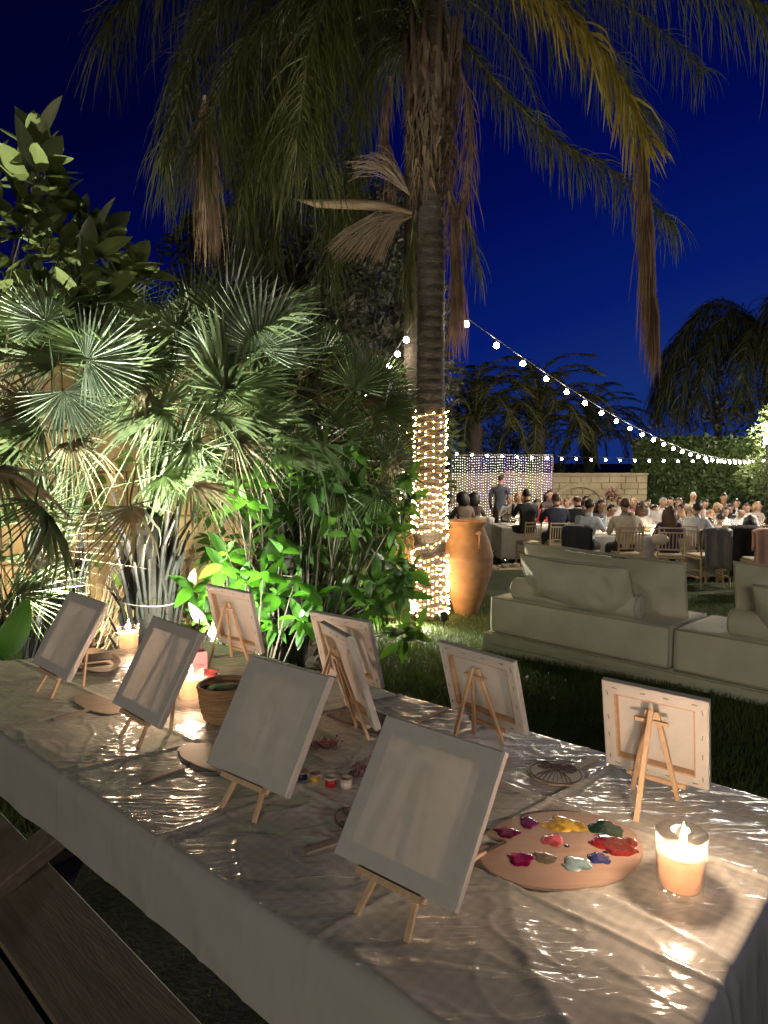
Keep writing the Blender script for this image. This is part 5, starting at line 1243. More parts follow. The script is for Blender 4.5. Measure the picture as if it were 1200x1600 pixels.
for x, y in ((410, 890), (405, 925), (435, 930), (380, 905), (450, 905), (345, 880), (355, 860), (390, 950), (425, 975), (465, 965), (305, 950), (320, 975), (300, 915), (365, 760), (400, 740), (380, 780), (440, 860), (480, 925)):
    sl.append((at(x, y, rnd.uniform(3.75, 4.1)), Vector((rnd.uniform(-.3, .3), -1, rnd.uniform(.2, .6))), rnd.uniform(.75, 1.0)))
lb = at(400, 985, 4.1); lb.z = 0
shoots('lime_bush', 'brightly lit lime green bush directly behind the far end of the table', lb, sl, lime_me, M_twig, seed=9, droop=.6, nleaf=(7, 9))
sl = []
for x, y in ((600, 905), (608, 925), (585, 935), (600, 950), (595, 880), (615, 895), (570, 950)):
    sl.append((at(x, y, 6.1), Vector((rnd.uniform(-.4, .6), -.7, rnd.uniform(.2, .8))), .85))
lb = at(600, 965, 6.2); lb.z = gz(0, 6.2)
shoots('pale_leaf_plant', 'small pale green plant glowing beside the spotlight at the trunk foot', lb, sl, lime_me, M_twig, seed=10, droop=.5, nleaf=(6, 8))
# climbing vine on the sandstone wall
ivy_me = leaf_template(.075, .055, .2, .2, 3).mesh('leaf', M_ivy, True)
sl = []
for _ in range(34):
    x = rnd.uniform(50, 340); y = rnd.uniform(690, 985); sl.append((at(x, y, rnd.uniform(4.7, 5.2)), Vector((rnd.uniform(-.6, .6), -.8, rnd.uniform(-.2, 1))), rnd.uniform(.7, 1.3)))
vb = at(130, 985, 4.95); vb.z = 0
shoots('climbing_vine', 'thin leafy vine climbing the yellow sandstone wall', vb, sl, ivy_me, M_twig, seed=11, cat='vine', nleaf=(7, 11), droop=.3)
# strap leaf plant + one big leaf at the left edge of the table
sb = at(25, 1030, 3.25); sb.z = 0
stp = T('strap_leaf_plant', 'plant with long strap leaves and one broad bright green leaf at the left table end', 'plant', sb)
strap_me = leaf_template(.62, .030, .35, .35, 7).mesh('strap_leaf', M_fanleaf, True)
for k in range(26):
    a = rnd.uniform(0, 6.283); O('strap_leaf', strap_me, stp, M=frame((rnd.uniform(-.1, .1), rnd.uniform(-.1, .1), .25), (math.cos(a) * .6, math.sin(a) * .6, 1), (math.cos(a) * -.5, -.5, .5), rnd.uniform(.7, 1.25)))
big_me = leaf_template(.30, .13, .25, .25, 6).mesh('broad_leaf', M_lime, True)
o_ = at(5, 1032, 2.95) - sb; O('broad_leaf', big_me, stp, M=frame(o_, (.35, .1, .9), (.5, -1, .3), .9))
# dry litter on the bed
leaf_l = leaf_template(.07, .03, .5, .4, 3); Vt = np.array(leaf_l.v); n = 2600
xs = np.random.uniform(-5, -.1, n); ys = np.random.uniform(3.4, 6.1, n); pos = np.stack([xs, ys, np.full(n, .06)], 1)
dd = rand_dirs(n); dd[:, 2] *= .35; VV, FF = scatter(Vt, np.array(leaf_l.f), pos, dd, rand_dirs(n) * .4 + np.array([0, 0, 1]), np.random.uniform(.5, 1.2, n))
tag(O('leaf_litter', np_mesh('leaf_litter', VV, FF, M_litter)), 'dry brown fallen leaves on the garden bed', 'leaf litter', kind='stuff')

# ------------------------------------------------------------------ stone edged bed with glass balls beyond the jar
A, B_ = ong(752, 892), ong(850, 872)
peb = T('stone_edging', 'low edging of pale rounded stones on the lawn behind the jar', 'stone edging', A)
for k in range(34):
    f = (k + .5) / 34; p = A.lerp(B_ + Vector((.9, .0, 0)), f) + Vector((rnd.uniform(-.05, .05), rnd.uniform(-.12, .12), 0)); r_ = rnd.uniform(.05, .10)
    mb = MB().ball((0, 0, 0), (r_, r_ * .8, r_ * .6), 8, 6); mb.v = [tuple(Vector(v) * (1 + .25 * mnoise.noise(Vector(v) * 14 + Vector((k, 0, 0))))) for v in mb.v]
    O('stone', mb.mesh('stone', M_pebble, True), peb, loc=p - A + Vector((0, 0, r_ * .25)))
tag(O('gravel_bed', ground_mesh('gravel_bed', list(np.linspace(A.x - .1, A.x + 2.2, 12)), list(np.linspace(A.y + .05, A.y + 1.3, 8)), M_mortar, .012, .02)), kind='structure')
M_crystal = mat('crystal', (.75, .82, .95), .08, metal=.85)
for k, (x, y, lab) in enumerate(((760, 868, 'first shiny glass ball from the jar in the gravel bed'), (775, 862, 'largest shiny glass ball in the middle of the gravel bed'), (789, 869, 'shiny glass ball farthest right in the gravel bed'))):
    p = onz(x, y, -.2); p = ong(x, y + 12); r_ = (.085, .12, .08)[k]
    o = O('glass_ball', MB().ball((0, 0, r_ - .01), r_, 16, 12).mesh('glass_ball', M_crystal, True), loc=p); tag(o, lab, 'glass ball', 'glass balls in the gravel bed')

# ------------------------------------------------------------------ dinner party: chairs
def build_chair():
    t = T('banquet_chair', 'pale wooden spindle back chair', 'chair')
    O('seat', MB().box((0, 0, .445), (.40, .40, .03), bev=.008).mesh('seat', M_chair), t); O('seat_pad', MB().box((0, 0, .478), (.37, .37, .034), bev=.012).mesh('seat_pad', M_cushion), t)
    for sx in (-1, 1):
        O('leg', MB().bar((sx * .18, .17, .43), (sx * .185, .19, 0), .032, .032, up=(0, 1, 0), bev=.004).mesh('leg', M_chair), t)
        O('leg', MB().tube([(sx * .185, -.22, 0), (sx * .18, -.18, .45), (sx * .18, -.20, .70), (sx * .18, -.235, .92)], .016, 6).mesh('leg', M_chair), t)
        for z in (.16, .26): O('stretcher', MB().bar((sx * .183, .18, z), (sx * .183, -.20, z), .018, .018).mesh('stretcher', M_chair), t)
    for z, y in ((.90, -.231), (.83, -.221), (.57, -.191)): O('rail', MB().bar((-.18, y, z), (.18, y, z), .022, .022).mesh('rail', M_chair), t)
    for k in range(6):
        x = -.125 + .05 * k; O('spindle', MB().bar((x, -.192, .575), (x, -.220, .83), .015, .015, up=(0, 1, 0)).mesh('spindle', M_chair), t)
    for z in (.2,): O('stretcher', MB().bar((-.18, .185, z), (.18, .185, z), .018, .018).mesh('stretcher', M_chair), t)
    return t
chair0 = build_chair(); used = [False]
def chair(x, y, yaw, label):
    o = copy_tree(chair0) if used[0] else chair0
    used[0] = True; o.location = (x, y, gz(x, y)); o.rotation_euler = (0, 0, -yaw); tag(o, label, 'chair', 'pale spindle back chairs at the dinner tables'); return o

# ------------------------------------------------------------------ people
HM = {}
def cm(c, rough=.75):
    k = tuple(c)
    if k not in HM: HM[k] = mat('clothing', c, rough, tuple(a * .8 for a in c), 14, bump=.15, bscale=60, bdist=.004)
    return HM[k]
M_skin = mat('skin', (.48, .29, .20), .55, (.42, .245, .165), 8); M_skin2 = mat('skin_tan', (.36, .21, .14), .55); M_eye = mat('eye', (.03, .02, .02), .3); M_lip = mat('lip', (.40, .15, .13), .5)
DARK, BROWN, BLOND, GREY, WHITE_H = (.018, .013, .010), (.09, .05, .028), (.36, .24, .12), (.22, .20, .18), (.55, .53, .50)
def person(label, hpx, depth, yaw, pose, top, bottom=(.02, .02, .028), hair=DARK, style='short', shoe=(.02, .015, .012), lean=.06, look=0, skin=None, seatchair=None, scale_fix=True, arms='table', female=False, suit=False):
    hp_ = at(*hpx, depth); yaw = R(yaw)
    fwd = Vector((math.sin(yaw), math.cos(yaw), 0)); rgt = Vector((math.cos(yaw), -math.sin(yaw), 0))
    wS = .155 if female else .18; l = lean
    if pose == 'sit':
        J = {'pel': ((0, 0, .56), .135), 'bel': ((0, .02, .70), .125), 'che': ((0, l * .6, .88), .145), 'nb': ((0, l * .9, 1.01), .085), 'nk': ((0, l, 1.08), .052), 'h1': ((0, l + .035, 1.135), .072), 'h2': ((0, l + .03, 1.205), .088), 'h3': ((0, l + .015, 1.265), .070)}
        hh = 1.205
        for s, n in ((-1, 'L'), (1, 'R')):
            J['sh' + n] = ((s * wS, l * .85, .985), .068); ey = (.10 if arms == 'table' else .06)
            J['el' + n] = ((s * (wS + .07), l + ey, .76), .047); J['wr' + n] = ((s * (wS - .02), l + (.34 if arms == 'table' else .26), .79 if arms == 'table' else .66), .033); J['ha' + n] = ((s * (wS - .05), l + (.41 if arms == 'table' else .33), .79 if arms == 'table' else .65), .036)
            J['hi' + n] = ((s * .095, .06, .545), .105); J['kn' + n] = ((s * .115, .46, .52), .068); J['an' + n] = ((s * .115, .44, .10), .045); J['to' + n] = ((s * .12, .58, .045), .040)
    else:
        J = {'pel': ((0, 0, .93), .135), 'bel': ((0, .01, 1.08), .125), 'che': ((0, 0, 1.28), .150), 'nb': ((0, -.01, 1.42), .085), 'nk': ((0, 0, 1.50), .054), 'h1': ((0, .03, 1.56), .074), 'h2': ((0, .025, 1.635), .092), 'h3': ((0, .01, 1.70), .072)}
        hh = 1.635
        for s, n in ((-1, 'L'), (1, 'R')):
            J['sh' + n] = ((s * .19, -.01, 1.40), .072); J['el' + n] = ((s * .255, -.02, 1.13), .050); J['wr' + n] = ((s * .25, .10, .92), .035); J['ha' + n] = ((s * .235, .14, .84), .038)
            J['hi' + n] = ((s * .10, 0, .88), .105); J['kn' + n] = ((s * .115, .02, .50), .070); J['an' + n] = ((s * .12, -.02, .10), .046); J['to' + n] = ((s * .135, .13, .045), .042)
    pr_ = random.Random(int(hpx[0] * 7 + hpx[1]))
    look = R(look or pr_.uniform(-38, 38)); nodd = R(pr_.uniform(-4, 16))
    for n in 'LR':
        if pose == 'sit':
            q = [list(J[k + n][0]) for k in ('el', 'wr', 'ha')]; dx, dy, dz = pr_.uniform(-.05, .06), pr_.uniform(-.08, .05), 0
            if arms == 'table' and pr_.random() < .28: dy, dz = -.12, pr_.uniform(.08, .26)
            for w_, k in ((.4, 'el'), (1, 'wr'), (1.15, 'ha')):
                p_, r_ = J[k + n]; J[k + n] = ((p_[0] + dx * w_, p_[1] + dy * w_, p_[2] + dz * (w_ if k != 'el' else .12)), r_)
    def turn(v):
        v = Vector(v); zk = J['nk'][0][2]; t_ = min(max((v.z - zk + .03) / .07, 0), 1); t_ = t_ * t_ * (3 - 2 * t_)
        if t_ <= 0 or abs(v.x) > .14: return v
        o_ = Vector(J['nk'][0]); return o_ + Matrix.Rotation(-look * t_, 3, 'Z') @ (Matrix.Rotation(-nodd * t_, 3, 'X') @ (v - o_))
    bones = [('pel', 'bel', 1), ('bel', 'che', 1), ('che', 'nb', 1), ('nb', 'nk', 0), ('nk', 'h1', 0), ('h1', 'h2', 0), ('h2', 'h3', 0)]
    for n in 'LR': bones += [('che', 'sh' + n, 1), ('sh' + n, 'el' + n, 1), ('el' + n, 'wr' + n, 1), ('wr' + n, 'ha' + n, 0), ('pel', 'hi' + n, 2), ('hi' + n, 'kn' + n, 2), ('kn' + n, 'an' + n, 2), ('an' + n, 'to' + n, 3)]
    keys = list(J); ix = {k: i for i, k in enumerate(keys)}
    me = bpy.data.meshes.new('skeleton'); me.from_pydata([J[k][0] for k in keys], [(ix[a], ix[b]) for a, b, _ in bones], [])
    tmp = bpy.data.objects.new('skeleton', me); COL.objects.link(tmp)
    sk = tmp.modifiers.new('skin', 'SKIN'); sk.use_smooth_shade = True; sk.branch_smoothing = .3
    for i, k in enumerate(keys): r_ = J[k][1]; me.skin_vertices[0].data[i].radius = (r_ * (1.18 if k in ('che', 'bel', 'pel') else .92 if k[0] == 'h' and k[1] in '123' else 1), r_ * (.85 if k in ('che', 'bel') else 1))
    me.skin_vertices[0].data[ix['pel']].use_root = True
    ss = tmp.modifiers.new('sub', 'SUBSURF'); ss.levels = 2; ss.render_levels = 2
    dg = bpy.context.evaluated_depsgraph_get(); ev = tmp.evaluated_get(dg); em = ev.to_mesh()
    vs = [Vector(v.co) for v in em.vertices]; fs = [tuple(p.vertices) for p in em.polygons]; ev.to_mesh_clear()
    bpy.data.objects.remove(tmp); bpy.data.meshes.remove(me)
    mb = MB(); mb.v = [tuple(v) for v in vs]; mb.f = fs
    A_ = [(Vector(J[a][0]), Vector(J[b][0]), r_, (J[a][1] + J[b][1]) / 2) for a, b, r_ in bones]
    for f in fs:
        c = sum((vs[i] for i in f), Vector()) / len(f); best = None
        for a, b, r_, rad in A_:
            ab = b - a; t = min(max((c - a).dot(ab) / ab.length_squared, 0), 1); dd_ = (c - a - ab * t).length / rad
            if best is None or dd_ < best[0]: best = (dd_, r_)
        mb.m.append(best[1])
    h2 = Vector(J['h2'][0])
    mb.tube([h2 + Vector((0, .078, .012)), h2 + Vector((0, .105, -.020)), h2 + Vector((0, .085, -.034))], [.008, .016, .008], 6, 0)      # nose
    for s in (-1, 1):
        mb.ball(h2 + Vector((s * .080, .0, -.008)), (.012, .022, .032), 7, 5, 0); mb.ball(h2 + Vector((s * .033, .080, .008)), (.012, .008, .007), 6, 4, 4)
    mb.box(h2 + Vector((0, .080, -.062)), (.042, .012, .009), mi=5)
    for n, s in (('L', -1), ('R', 1)):                           # five fingers
        ha = Vector(J['ha' + n][0]); d = (ha - Vector(J['wr' + n][0])).normalized(); sd = d.cross(Vector((0, 0, 1)))
        sd = sd.normalized() if sd.length > .2 else Vector((0, 1, 0)); dn = sd.cross(d)
        for q, Lf in enumerate((.062, .074, .070, .055)):
            o = ha + d * .01 + sd * (-.024 + .016 * q); mb.tube([o, o + d * Lf * .55 - dn * .006, o + d * Lf * .9 - dn * .028], [.0095, .0085, .006], 5, 0)
        o = ha - sd * .022 * s; mb.tube([o, o - sd * .030 * s + d * .022, o - sd * .032 * s + d * .048], [.011, .010, .007], 5, 0)
    gx_, gy_ = hp_.x, hp_.y
    base = Vector((gx_, gy_, 0)) - fwd * J['h2'][0][1]; base.z = gz(base.x, base.y)
    sc = (hp_.z - base.z) / hh
    if pose == 'sit': sc = min(max(sc, .86), 1.12)
    else: sc = min(max(sc, .80), 1.12)
    base.z = hp_.z - hh * sc if abs(hp_.z - hh * sc - base.z) < .15 else base.z
    M = Matrix((rgt, fwd, Vector((0, 0, 1)))).transposed().to_4x4() @ Matrix.Scale(sc, 4); M.translation = base
    t = T('person', label, 'person', M=M, group='guests at the garden dinner')
    mb.v = [tuple(turn(v)) for v in mb.v]
    O('body', mb.mesh('body', [skin or M_skin, cm(top), cm(bottom), cm(shoe), M_eye, M_lip], True), t)
    hb = MB(); n_, m_ = 18, 12; b0 = MB().ball((0, 0, 0), (.075, .090, .090), n_, m_)
    hc = h2 + Vector((0, -.008, .014)); sv = [Vector(v) for v in b0.v]; keepf = []
    for f in b0.f:
        c = sum((sv[i] for i in f), Vector()) / len(f)
        if style == 'bald' and c.z > .03: continue
        if c.y > .030 and c.z < .042 + .012 * math.sin(hpx[0]): continue
        if c.z < ((-.078 if c.y < -.035 else -.050 if c.y < .016 else -.012) if style in ('short', 'bald') else -.10): continue
        keepf.append(f)
    hb.add([v + hc + v.normalized() * .016 * mnoise.noise(v * 26 + Vector((hpx[0], 0, 0))) for v in sv], keepf)
    if style == 'long':
        for k in range(9):
            a = R(200 + 17.5 * k - 0); e = Vector((math.cos(a) * .085, math.sin(a) * .085, 0))
            hb.tube([hc + e * .9 + Vector((0, 0, .02)), hc + e * 1.15 + Vector((0, -.01, -.10)), hc + e * 1.1 + Vector((0, -.035, -.22)), hc + e * .9 + Vector((0, -.02, -.33))], [.03, .036, .034, .012], 6)
    if style == 'bob':
        for k in range(9):
            a = R(190 + 20 * k); e = Vector((math.cos(a) * .085, math.sin(a) * .09, 0)); hb.tube([hc + e * .9 + Vector((0, 0, .02)), hc + e * 1.2 + Vector((0, 0, -.08)), hc + e * 1.12 + Vector((0, 0, -.165))], [.03, .036, .02], 6)
    if style == 'big':
        hb.ball(hc + Vector((0, -.03, -.05)), (.15, .12, .17), 12, 8)
    hb.v = [tuple(turn(v)) for v in hb.v]
    O('hair', hb.mesh('hair', cm(hair, .5), True), t)
    if suit:
        nb = Vector(J['nb'][0]); ch = Vector(J['che'][0])
        O('collar', MB().tube([nb + Vector((.058 * math.cos(a), .056 * math.sin(a) + .008, .030 - .012 * math.sin(a))) for a in np.linspace(0, 6.2832, 18)], .013, 6, cap=False).mesh('collar', cm((.72, .70, .68)), True), t)
        fy = ch.y + J['che'][1] * .93
        O('shirt_front', MB().add([(-.055, nb.y + .066, nb.z + .01), (.055, nb.y + .066, nb.z + .01), (.030, fy + .022, ch.z + .03), (-.030, fy + .022, ch.z + .03), (0, fy + .020, ch.z - .10)], [(0, 1, 2, 3), (3, 2, 4)]).mesh('shirt_front', cm((.72, .70, .68))), t)
        O('tie', MB().tube([(0, nb.y + .074, nb.z + .008), (0, fy + .028, ch.z + .04), (0, fy + .026, ch.z - .08)], [.012, .016, .018], 6).mesh('tie', cm((.05, .02, .03)), True), t)
        for s_ in (-1, 1):
            O('lapel', MB().tube([(s_ * .062, nb.y + .050, nb.z + .012), (s_ * .048, fy + .018, ch.z + .05), (s_ * .008, fy + .022, ch.z - .10)], [.012, .024, .008], 6).mesh('lapel', cm(top), True), t)
    if pose == 'sit' and not seatchair: seatchair = 'pale chair of the ' + ' '.join(label.split()[:12])
    if seatchair:
        chair(base.x - fwd.x * .02, base.y - fwd.y * .02, yaw, seatchair)
    return t, base, fwd, sc
W_SH, W_PK, NAVY, BLK = (.72, .74, .78), (.74, .66, .64), (.020, .026, .055), (.016, .016, .020)
person('man in a dark shirt standing before the light curtain', (782, 748), 18.4, 25, 'stand', (.07, .08, .11), BLK, DARK)
person('white haired man standing in a beige suit before the hedge', (1083, 775), 15.6, 190, 'stand', (.42, .33, .24), (.20, .16, .12), WHITE_H, suit=True, look=-15)
person('woman with dark hair and a white top behind the jar at the far left', (702, 779), 16.6, 100, 'sit', W_SH, BLK, DARK, 'bob', female=True)
person('woman with big dark hair seated behind the jar', (724, 777), 16.2, -10, 'sit', (.20, .14, .10), BLK, DARK, 'big', seatchair='pale spindle back chair right behind the jar', female=True)
person('woman with dark hair seated beside the standing man', (741, 778), 16.8, 20, 'sit', (.10, .07, .06), BLK, DARK, 'big', seatchair='pale spindle back chair under a white shawl beside the standing man', female=True)
person('man in a black suit seen from behind, right of the standing man', (823, 772), 15.0, -15, 'sit', BLK, BLK, DARK, seatchair='pale spindle back chair of the man in the black suit', suit=True)
person('fair haired woman facing the camera left of the man in the black suit', (812, 775), 17.4, 180, 'sit', (.45, .35, .3), BLK, BLOND, 'bob', female=True)
person('grey haired guest next to the standing man', (797, 779), 17.8, 170, 'sit', (.35, .36, .38), BLK, GREY)
person('woman in a red dress facing the camera between two dark suited men', (840, 785), 16.8, 190, 'sit', (.45, .015, .03), (.3, .01, .02), DARK, 'bob', female=True)
person('man in a navy suit seen from behind in the middle of the left group', (869, 779), 14.3, 0, 'sit', NAVY, NAVY, BROWN, suit=True, seatchair='pale spindle back chair of the man in the navy suit')
person('woman with swept up dark hair behind the man in the navy suit', (858, 772), 18.0, 150, 'sit', (.08, .05, .06), BLK, DARK, 'bob', female=True)
person('bald man in a dark suit right of the man in the navy suit', (903, 780), 14.4, 15, 'sit', BLK, BLK, BROWN, 'bald', suit=True)
person('guest in a lilac shirt facing the camera between the two dark suits', (886, 784), 17.0, 185, 'sit', (.50, .45, .62), BLK, BROWN)
person('guest in a light shirt far behind the bald man', (876, 782), 18.6, 175, 'sit', W_SH, BLK, GREY)
person('man in a white blue shirt turning right, a dark jacket hanging on his chair', (922, 789), 11.8, 50, 'sit', (.60, .68, .80), (.03, .03, .04), DARK, lean=.10, seatchair='pale chair under the dark jacket of the man turning right')
person('man in a pale pink shirt looking down at the table', (955, 796), 13.4, 170, 'sit', (.78, .66, .64), BLK, DARK, lean=.14)
person('woman with long dark hair behind the man in the pink shirt', (938, 787), 14.4, 150, 'sit', (.06, .05, .06), BLK, DARK, 'long', female=True)
person('man in a white jacket seen from behind at the nearest table', (977, 788), 11.2, 0, 'sit', (.66, .60, .50), (.03, .03, .04), BROWN, lean=.04, seatchair='pale spindle back chair of the man in the white jacket')
person('woman with a dark bob and light top right of the man in the white jacket', (1002, 792), 12.6, 10, 'sit', W_SH, BLK, BROWN, 'bob', female=True)
person('guest with dark hair holding up a white card', (1021, 796), 13.6, 180, 'sit', (.50, .42, .40), BLK, DARK)
person('woman with long light brown hair in a deep violet dress seen from behind', (1046, 799), 10.9, 15, 'sit', (.045, .025, .13), (.045, .025, .13), (.14, .085, .05), 'long', seatchair='pale spindle back chair with a white handbag hanging on it', female=True)
person('man with brown hair leaning in to talk to the woman in violet', (1064, 795), 12.4, -70, 'sit', (.30, .26, .25), BLK, BROWN, lean=.12)
person('man in a white shirt and light blue vest in profile', (1091, 793), 11.8, 50, 'sit', (.62, .68, .80), (.05, .06, .10), DARK, lean=.08)
person('dark haired guest far back against the hedge', (1049, 783), 16.8, 180, 'sit', BLK, BLK, DARK)
person('blond woman facing left in front of the hedge', (1122, 792), 14.8, -80, 'sit', (.55, .42, .36), BLK, BLOND, 'bob', female=True)
person('fair haired child behind the man in the white shirt at right', (1112, 803), 13.6, 190, 'sit', W_PK, BLK, BLOND)
person('young man in a white shirt bending over the right table', (1125, 808), 12.6, 20, 'sit', (.74, .75, .78), BLK, DARK, lean=.12, seatchair='pale chair of the young man in the white shirt at the right table')
person('woman with dark hair and white blouse facing the camera at the right table', (1133, 798), 14.2, 175, 'sit', W_SH, BLK, DARK, 'bob', female=True)
person('balding man with reddish face facing the camera at the right table', (1157, 800), 14.4, 185, 'sit', (.70, .68, .68), BLK, BROWN, 'bald', skin=M_skin2)
person('woman with long dark hair in a dark dress at the right edge', (1172, 812), 11.6, 30, 'sit', (.02, .022, .04), BLK, DARK, 'long', seatchair='pale chair of the long haired woman at the right edge', female=True)
person('guest in a dark blue jacket cut off by the right frame edge', (1199, 815), 11.9, 10, 'sit', NAVY, BLK, DARK)
person('dark haired guest in black behind the right table', (1142, 794), 16.2, 180, 'sit', BLK, BLK, DARK, 'bob', female=True)
person('guest raising a hand in front of the dark hedge', (1131, 777), 18.0, 200, 'sit', (.25, .12, .1), BLK, DARK)

for (hp, d, yw, tp, hr, st, fm, lab) in (
    ((893, 781), 18.4, 175, (.60, .60, .62), GREY, 'short', False, 'guest in a pale grey shirt between the bald man and the wall arch'),
    ((915, 780), 18.8, 160, (.10, .05, .10), DARK, 'bob', True, 'woman in a plum dress far behind the man turning right'),
    ((968, 782), 17.6, 185, (.70, .70, .72), BROWN, 'short', False, 'guest in a white shirt behind the flower ball stand'),
    ((990, 784), 16.4, 180, (.30, .12, .14), BLOND, 'bob', True, 'fair haired woman in dark rose behind the man in the white jacket'),
    ((1012, 785), 17.8, 175, (.66, .68, .72), DARK, 'short', False, 'guest in a white shirt behind the woman with the dark bob'),
    ((1034, 784), 16.0, 190, (.62, .60, .60), GREY, 'short', False, 'grey haired guest in a white shirt left of the dark hedge guests'),
    ((1060, 783), 17.2, 180, (.04, .05, .08), BROWN, 'short', False, 'guest in dark blue behind the shoulder of the white haired man'),
    ((1100, 786), 16.6, 175, (.70, .66, .60), DARK, 'bob', True, 'dark haired woman in a cream top right of the white haired man'),
    ((1150, 786), 17.4, 185, (.70, .72, .76), DARK, 'short', False, 'guest in a white shirt far back at the right hedge'),
    ((1168, 792), 15.4, 180, (.68, .66, .66), BROWN, 'short', False, 'guest in a white shirt right of the balding man'),
    ((1184, 790), 16.2, 170, (.50, .40, .36), BLOND, 'bob', True, 'fair haired woman in beige near the right edge'),
    ((1110, 816), 12.9, 60, (.72, .73, .76), DARK, 'short', False, 'boy in a white shirt beside the young man at the right table'),
    ((988, 806), 12.9, 175, (.72, .70, .70), BLOND, 'bob', True, 'fair haired woman facing the man in the white jacket')):
    person(lab, hp, d, yw, 'sit', tp, BLK, hr, st, female=fm)
# draped chairs, bags
def drape(name, label, cat, loc, yaw, m, w=.46, drop=.55, seed=1, top=.94, back_only=False):
    x, y = loc; z0 = gz(x, y); t = MB(); n, k_ = 14, 14; vs = []; fs = []
    for j in range(k_ + 1):
        s = -0.30 + (drop + .30) * j / k_                 # s<0: front side of the chair back ; s>0: hangs behind
        for i in range(n + 1):
            u = -1 + 2 * i / n; yy = -.235 + (.055 if s < 0 else -.045) * min(1, abs(s) / .03) - .03 * max(0, s) ; zz = top - abs(s) * (1 + .06 * mnoise.noise(Vector((u * 2, seed, 0))))
            wv = .018 * math.sin(u * 7 + seed) * min(1, abs(s) * 4) + .02 * mnoise.noise(Vector((u * 3, s * 3, seed)))
            vs.append((u * w / 2 * (1 - .10 * abs(s) + .05 * mnoise.noise(Vector((s * 4, seed, u)))), yy - wv - .02, zz - .035 * abs(u) ** 4))
    for j in range(k_):
        for i in range(n): a = j * (n + 1) + i; fs.append((a, a + 1, a + n + 2, a + n + 1))
    me = MB().add(vs, fs).mesh(name, m, True); o = O(name, me, loc=(x, y, z0)); o.rotation_euler = (0, 0, -yaw)
    md = o.modifiers.new('thick', 'SOLIDIFY'); md.thickness = .012; return tag(o, label, cat, None)
def lone(px_, d, yaw, lab):
    p = at(px_, 860, d); chair(p.x, p.y, R(yaw), lab); return (p.x, p.y)
M_grey = mat('grey_satin', (.16, .165, .17), .35, (.12, .125, .13), 6, sheen=.3); M_navyj = cm((.013, .015, .028)); M_pinkc = mat('salmon_cloth', (.72, .46, .38), .8, (.62, .38, .31), 3)
l1 = lone(1100, 10.6, -12, 'pale chair under the grey satin shawl'); drape('grey_shawl', 'grey satin shawl hanging over a chair back near the right sofa pillow', 'shawl', l1, R(-12), M_grey, .47, .62, 2)
l2 = lone(1150, 10.7, 0, 'pale chair under the long black coat'); drape('black_coat', 'black coat hanging over a chair back left of the salmon cloth', 'coat', l2, 0, cm((.010, .010, .016)), .50, .72, 5, .95)
l3 = lone(1190, 9.7, 0, 'pale chair under the salmon cloth at the right edge'); drape('salmon_cloth', 'salmon pink cloth draped over a chair back at the right frame edge', 'cloth', l3, 0, M_pinkc, .50, .66, 8, .95)
pj = at(903, 840, 11.5); drape('dark_jacket', 'dark jacket hung on the chair of the man in the white blue shirt', 'jacket', (pj.x + .02, pj.y + .05), R(20), M_navyj, .48, .5, 3)
ps = at(757, 820, 16.4); drape('white_shawl', 'white shawl hung over a chair back next to the standing man', 'shawl', (ps.x, ps.y), R(10), M_white, .46, .62, 4)
hbp = at(1031, 843, 10.5); hb_ = T('handbag', 'cream handbag hanging on the chair of the woman in violet', 'handbag', hbp)
O('bag', MB().ball((0, 0, 0), (.14, .05, .085), 14, 9).mesh('bag', mat('cream_leather', (.70, .64, .52), .45), True), hb_)
O('strap', MB().tube([(-.10, 0, .04), (-.06, 0, .16), (.05, 0, .17), (.10, 0, .04)], .007, 5).mesh('strap', M_cushion), hb_)
# spare chairs whose backs show
for px_, d, yw, lab in ((1140, 11.6, 10, 'empty looking pale chair back between the shawl and the coat'), (748, 17.2, -5, 'pale chair half hidden by the standing man'), (893, 15.2, 0, 'pale chair beside the bald man')): lone(px_, d, yw, lab)

# ------------------------------------------------------------------ dinner tables
def dtable(label, c, L, D, yaw, seed):
    x, y = c; z0 = gz(x, y); t = T('dinner_table', label, 'table', (x, y, z0), -R(yaw), 'white clothed dinner tables')
    O('tabletop', MB().box((0, 0, .735), (L, D, .03)).mesh('tabletop', M_chair), t)
    for sx in (-1, 1):
        for sy in (-1, 1): O('leg', MB().bar((sx * (L / 2 - .1), sy * (D / 2 - .1), 0), (sx * (L / 2 - .1), sy * (D / 2 - .1), .72), .05, .05, up=(0, 1, 0)).mesh('leg', M_chair), t)
    per = []
    n = 120
    for k in range(n):
        f = k / n * 4; s = int(f); u = f - s; q = [(-1, -1), (1, -1), (1, 1), (-1, 1), (-1, -1)]; a, b = q[s], q[s + 1]
        per.append(((a[0] + (b[0] - a[0]) * u) * (L / 2 + .01), (a[1] + (b[1] - a[1]) * u) * (D / 2 + .01)))
    vs = [(0, 0, .757)] + [(px_, py_, .756) for px_, py_ in per]; fs = [(0, 1 + k, 1 + (k + 1) % n) for k in range(n)]
    for j, dz in enumerate((.02, .25, .50, .68)):
        for k, (px_, py_) in enumerate(per):
            w = 1 + (.012 + .035 * dz) + .03 * dz * math.sin(k * 1.35 + seed) / 1; vs.append((px_ * w, py_ * (1 + .02 + .10 * dz + .05 * dz * math.sin(k * 1.35 + seed)), .756 - dz))
        for k in range(n): a = 1 + j * n; fs.append((a + k, a + n + k, a + n + (k + 1) % n, a + (k + 1) % n))
    cl = O('table_linen', MB().add(vs, fs).mesh('table_linen', M_white, True), loc=(x, y, z0)); cl.rotation_euler = (0, 0, -R(yaw)); tag(cl, 'white cloth on ' + label, 'tablecloth', 'white dinner tablecloths')
    return (x, y, z0, R(yaw), L, D)
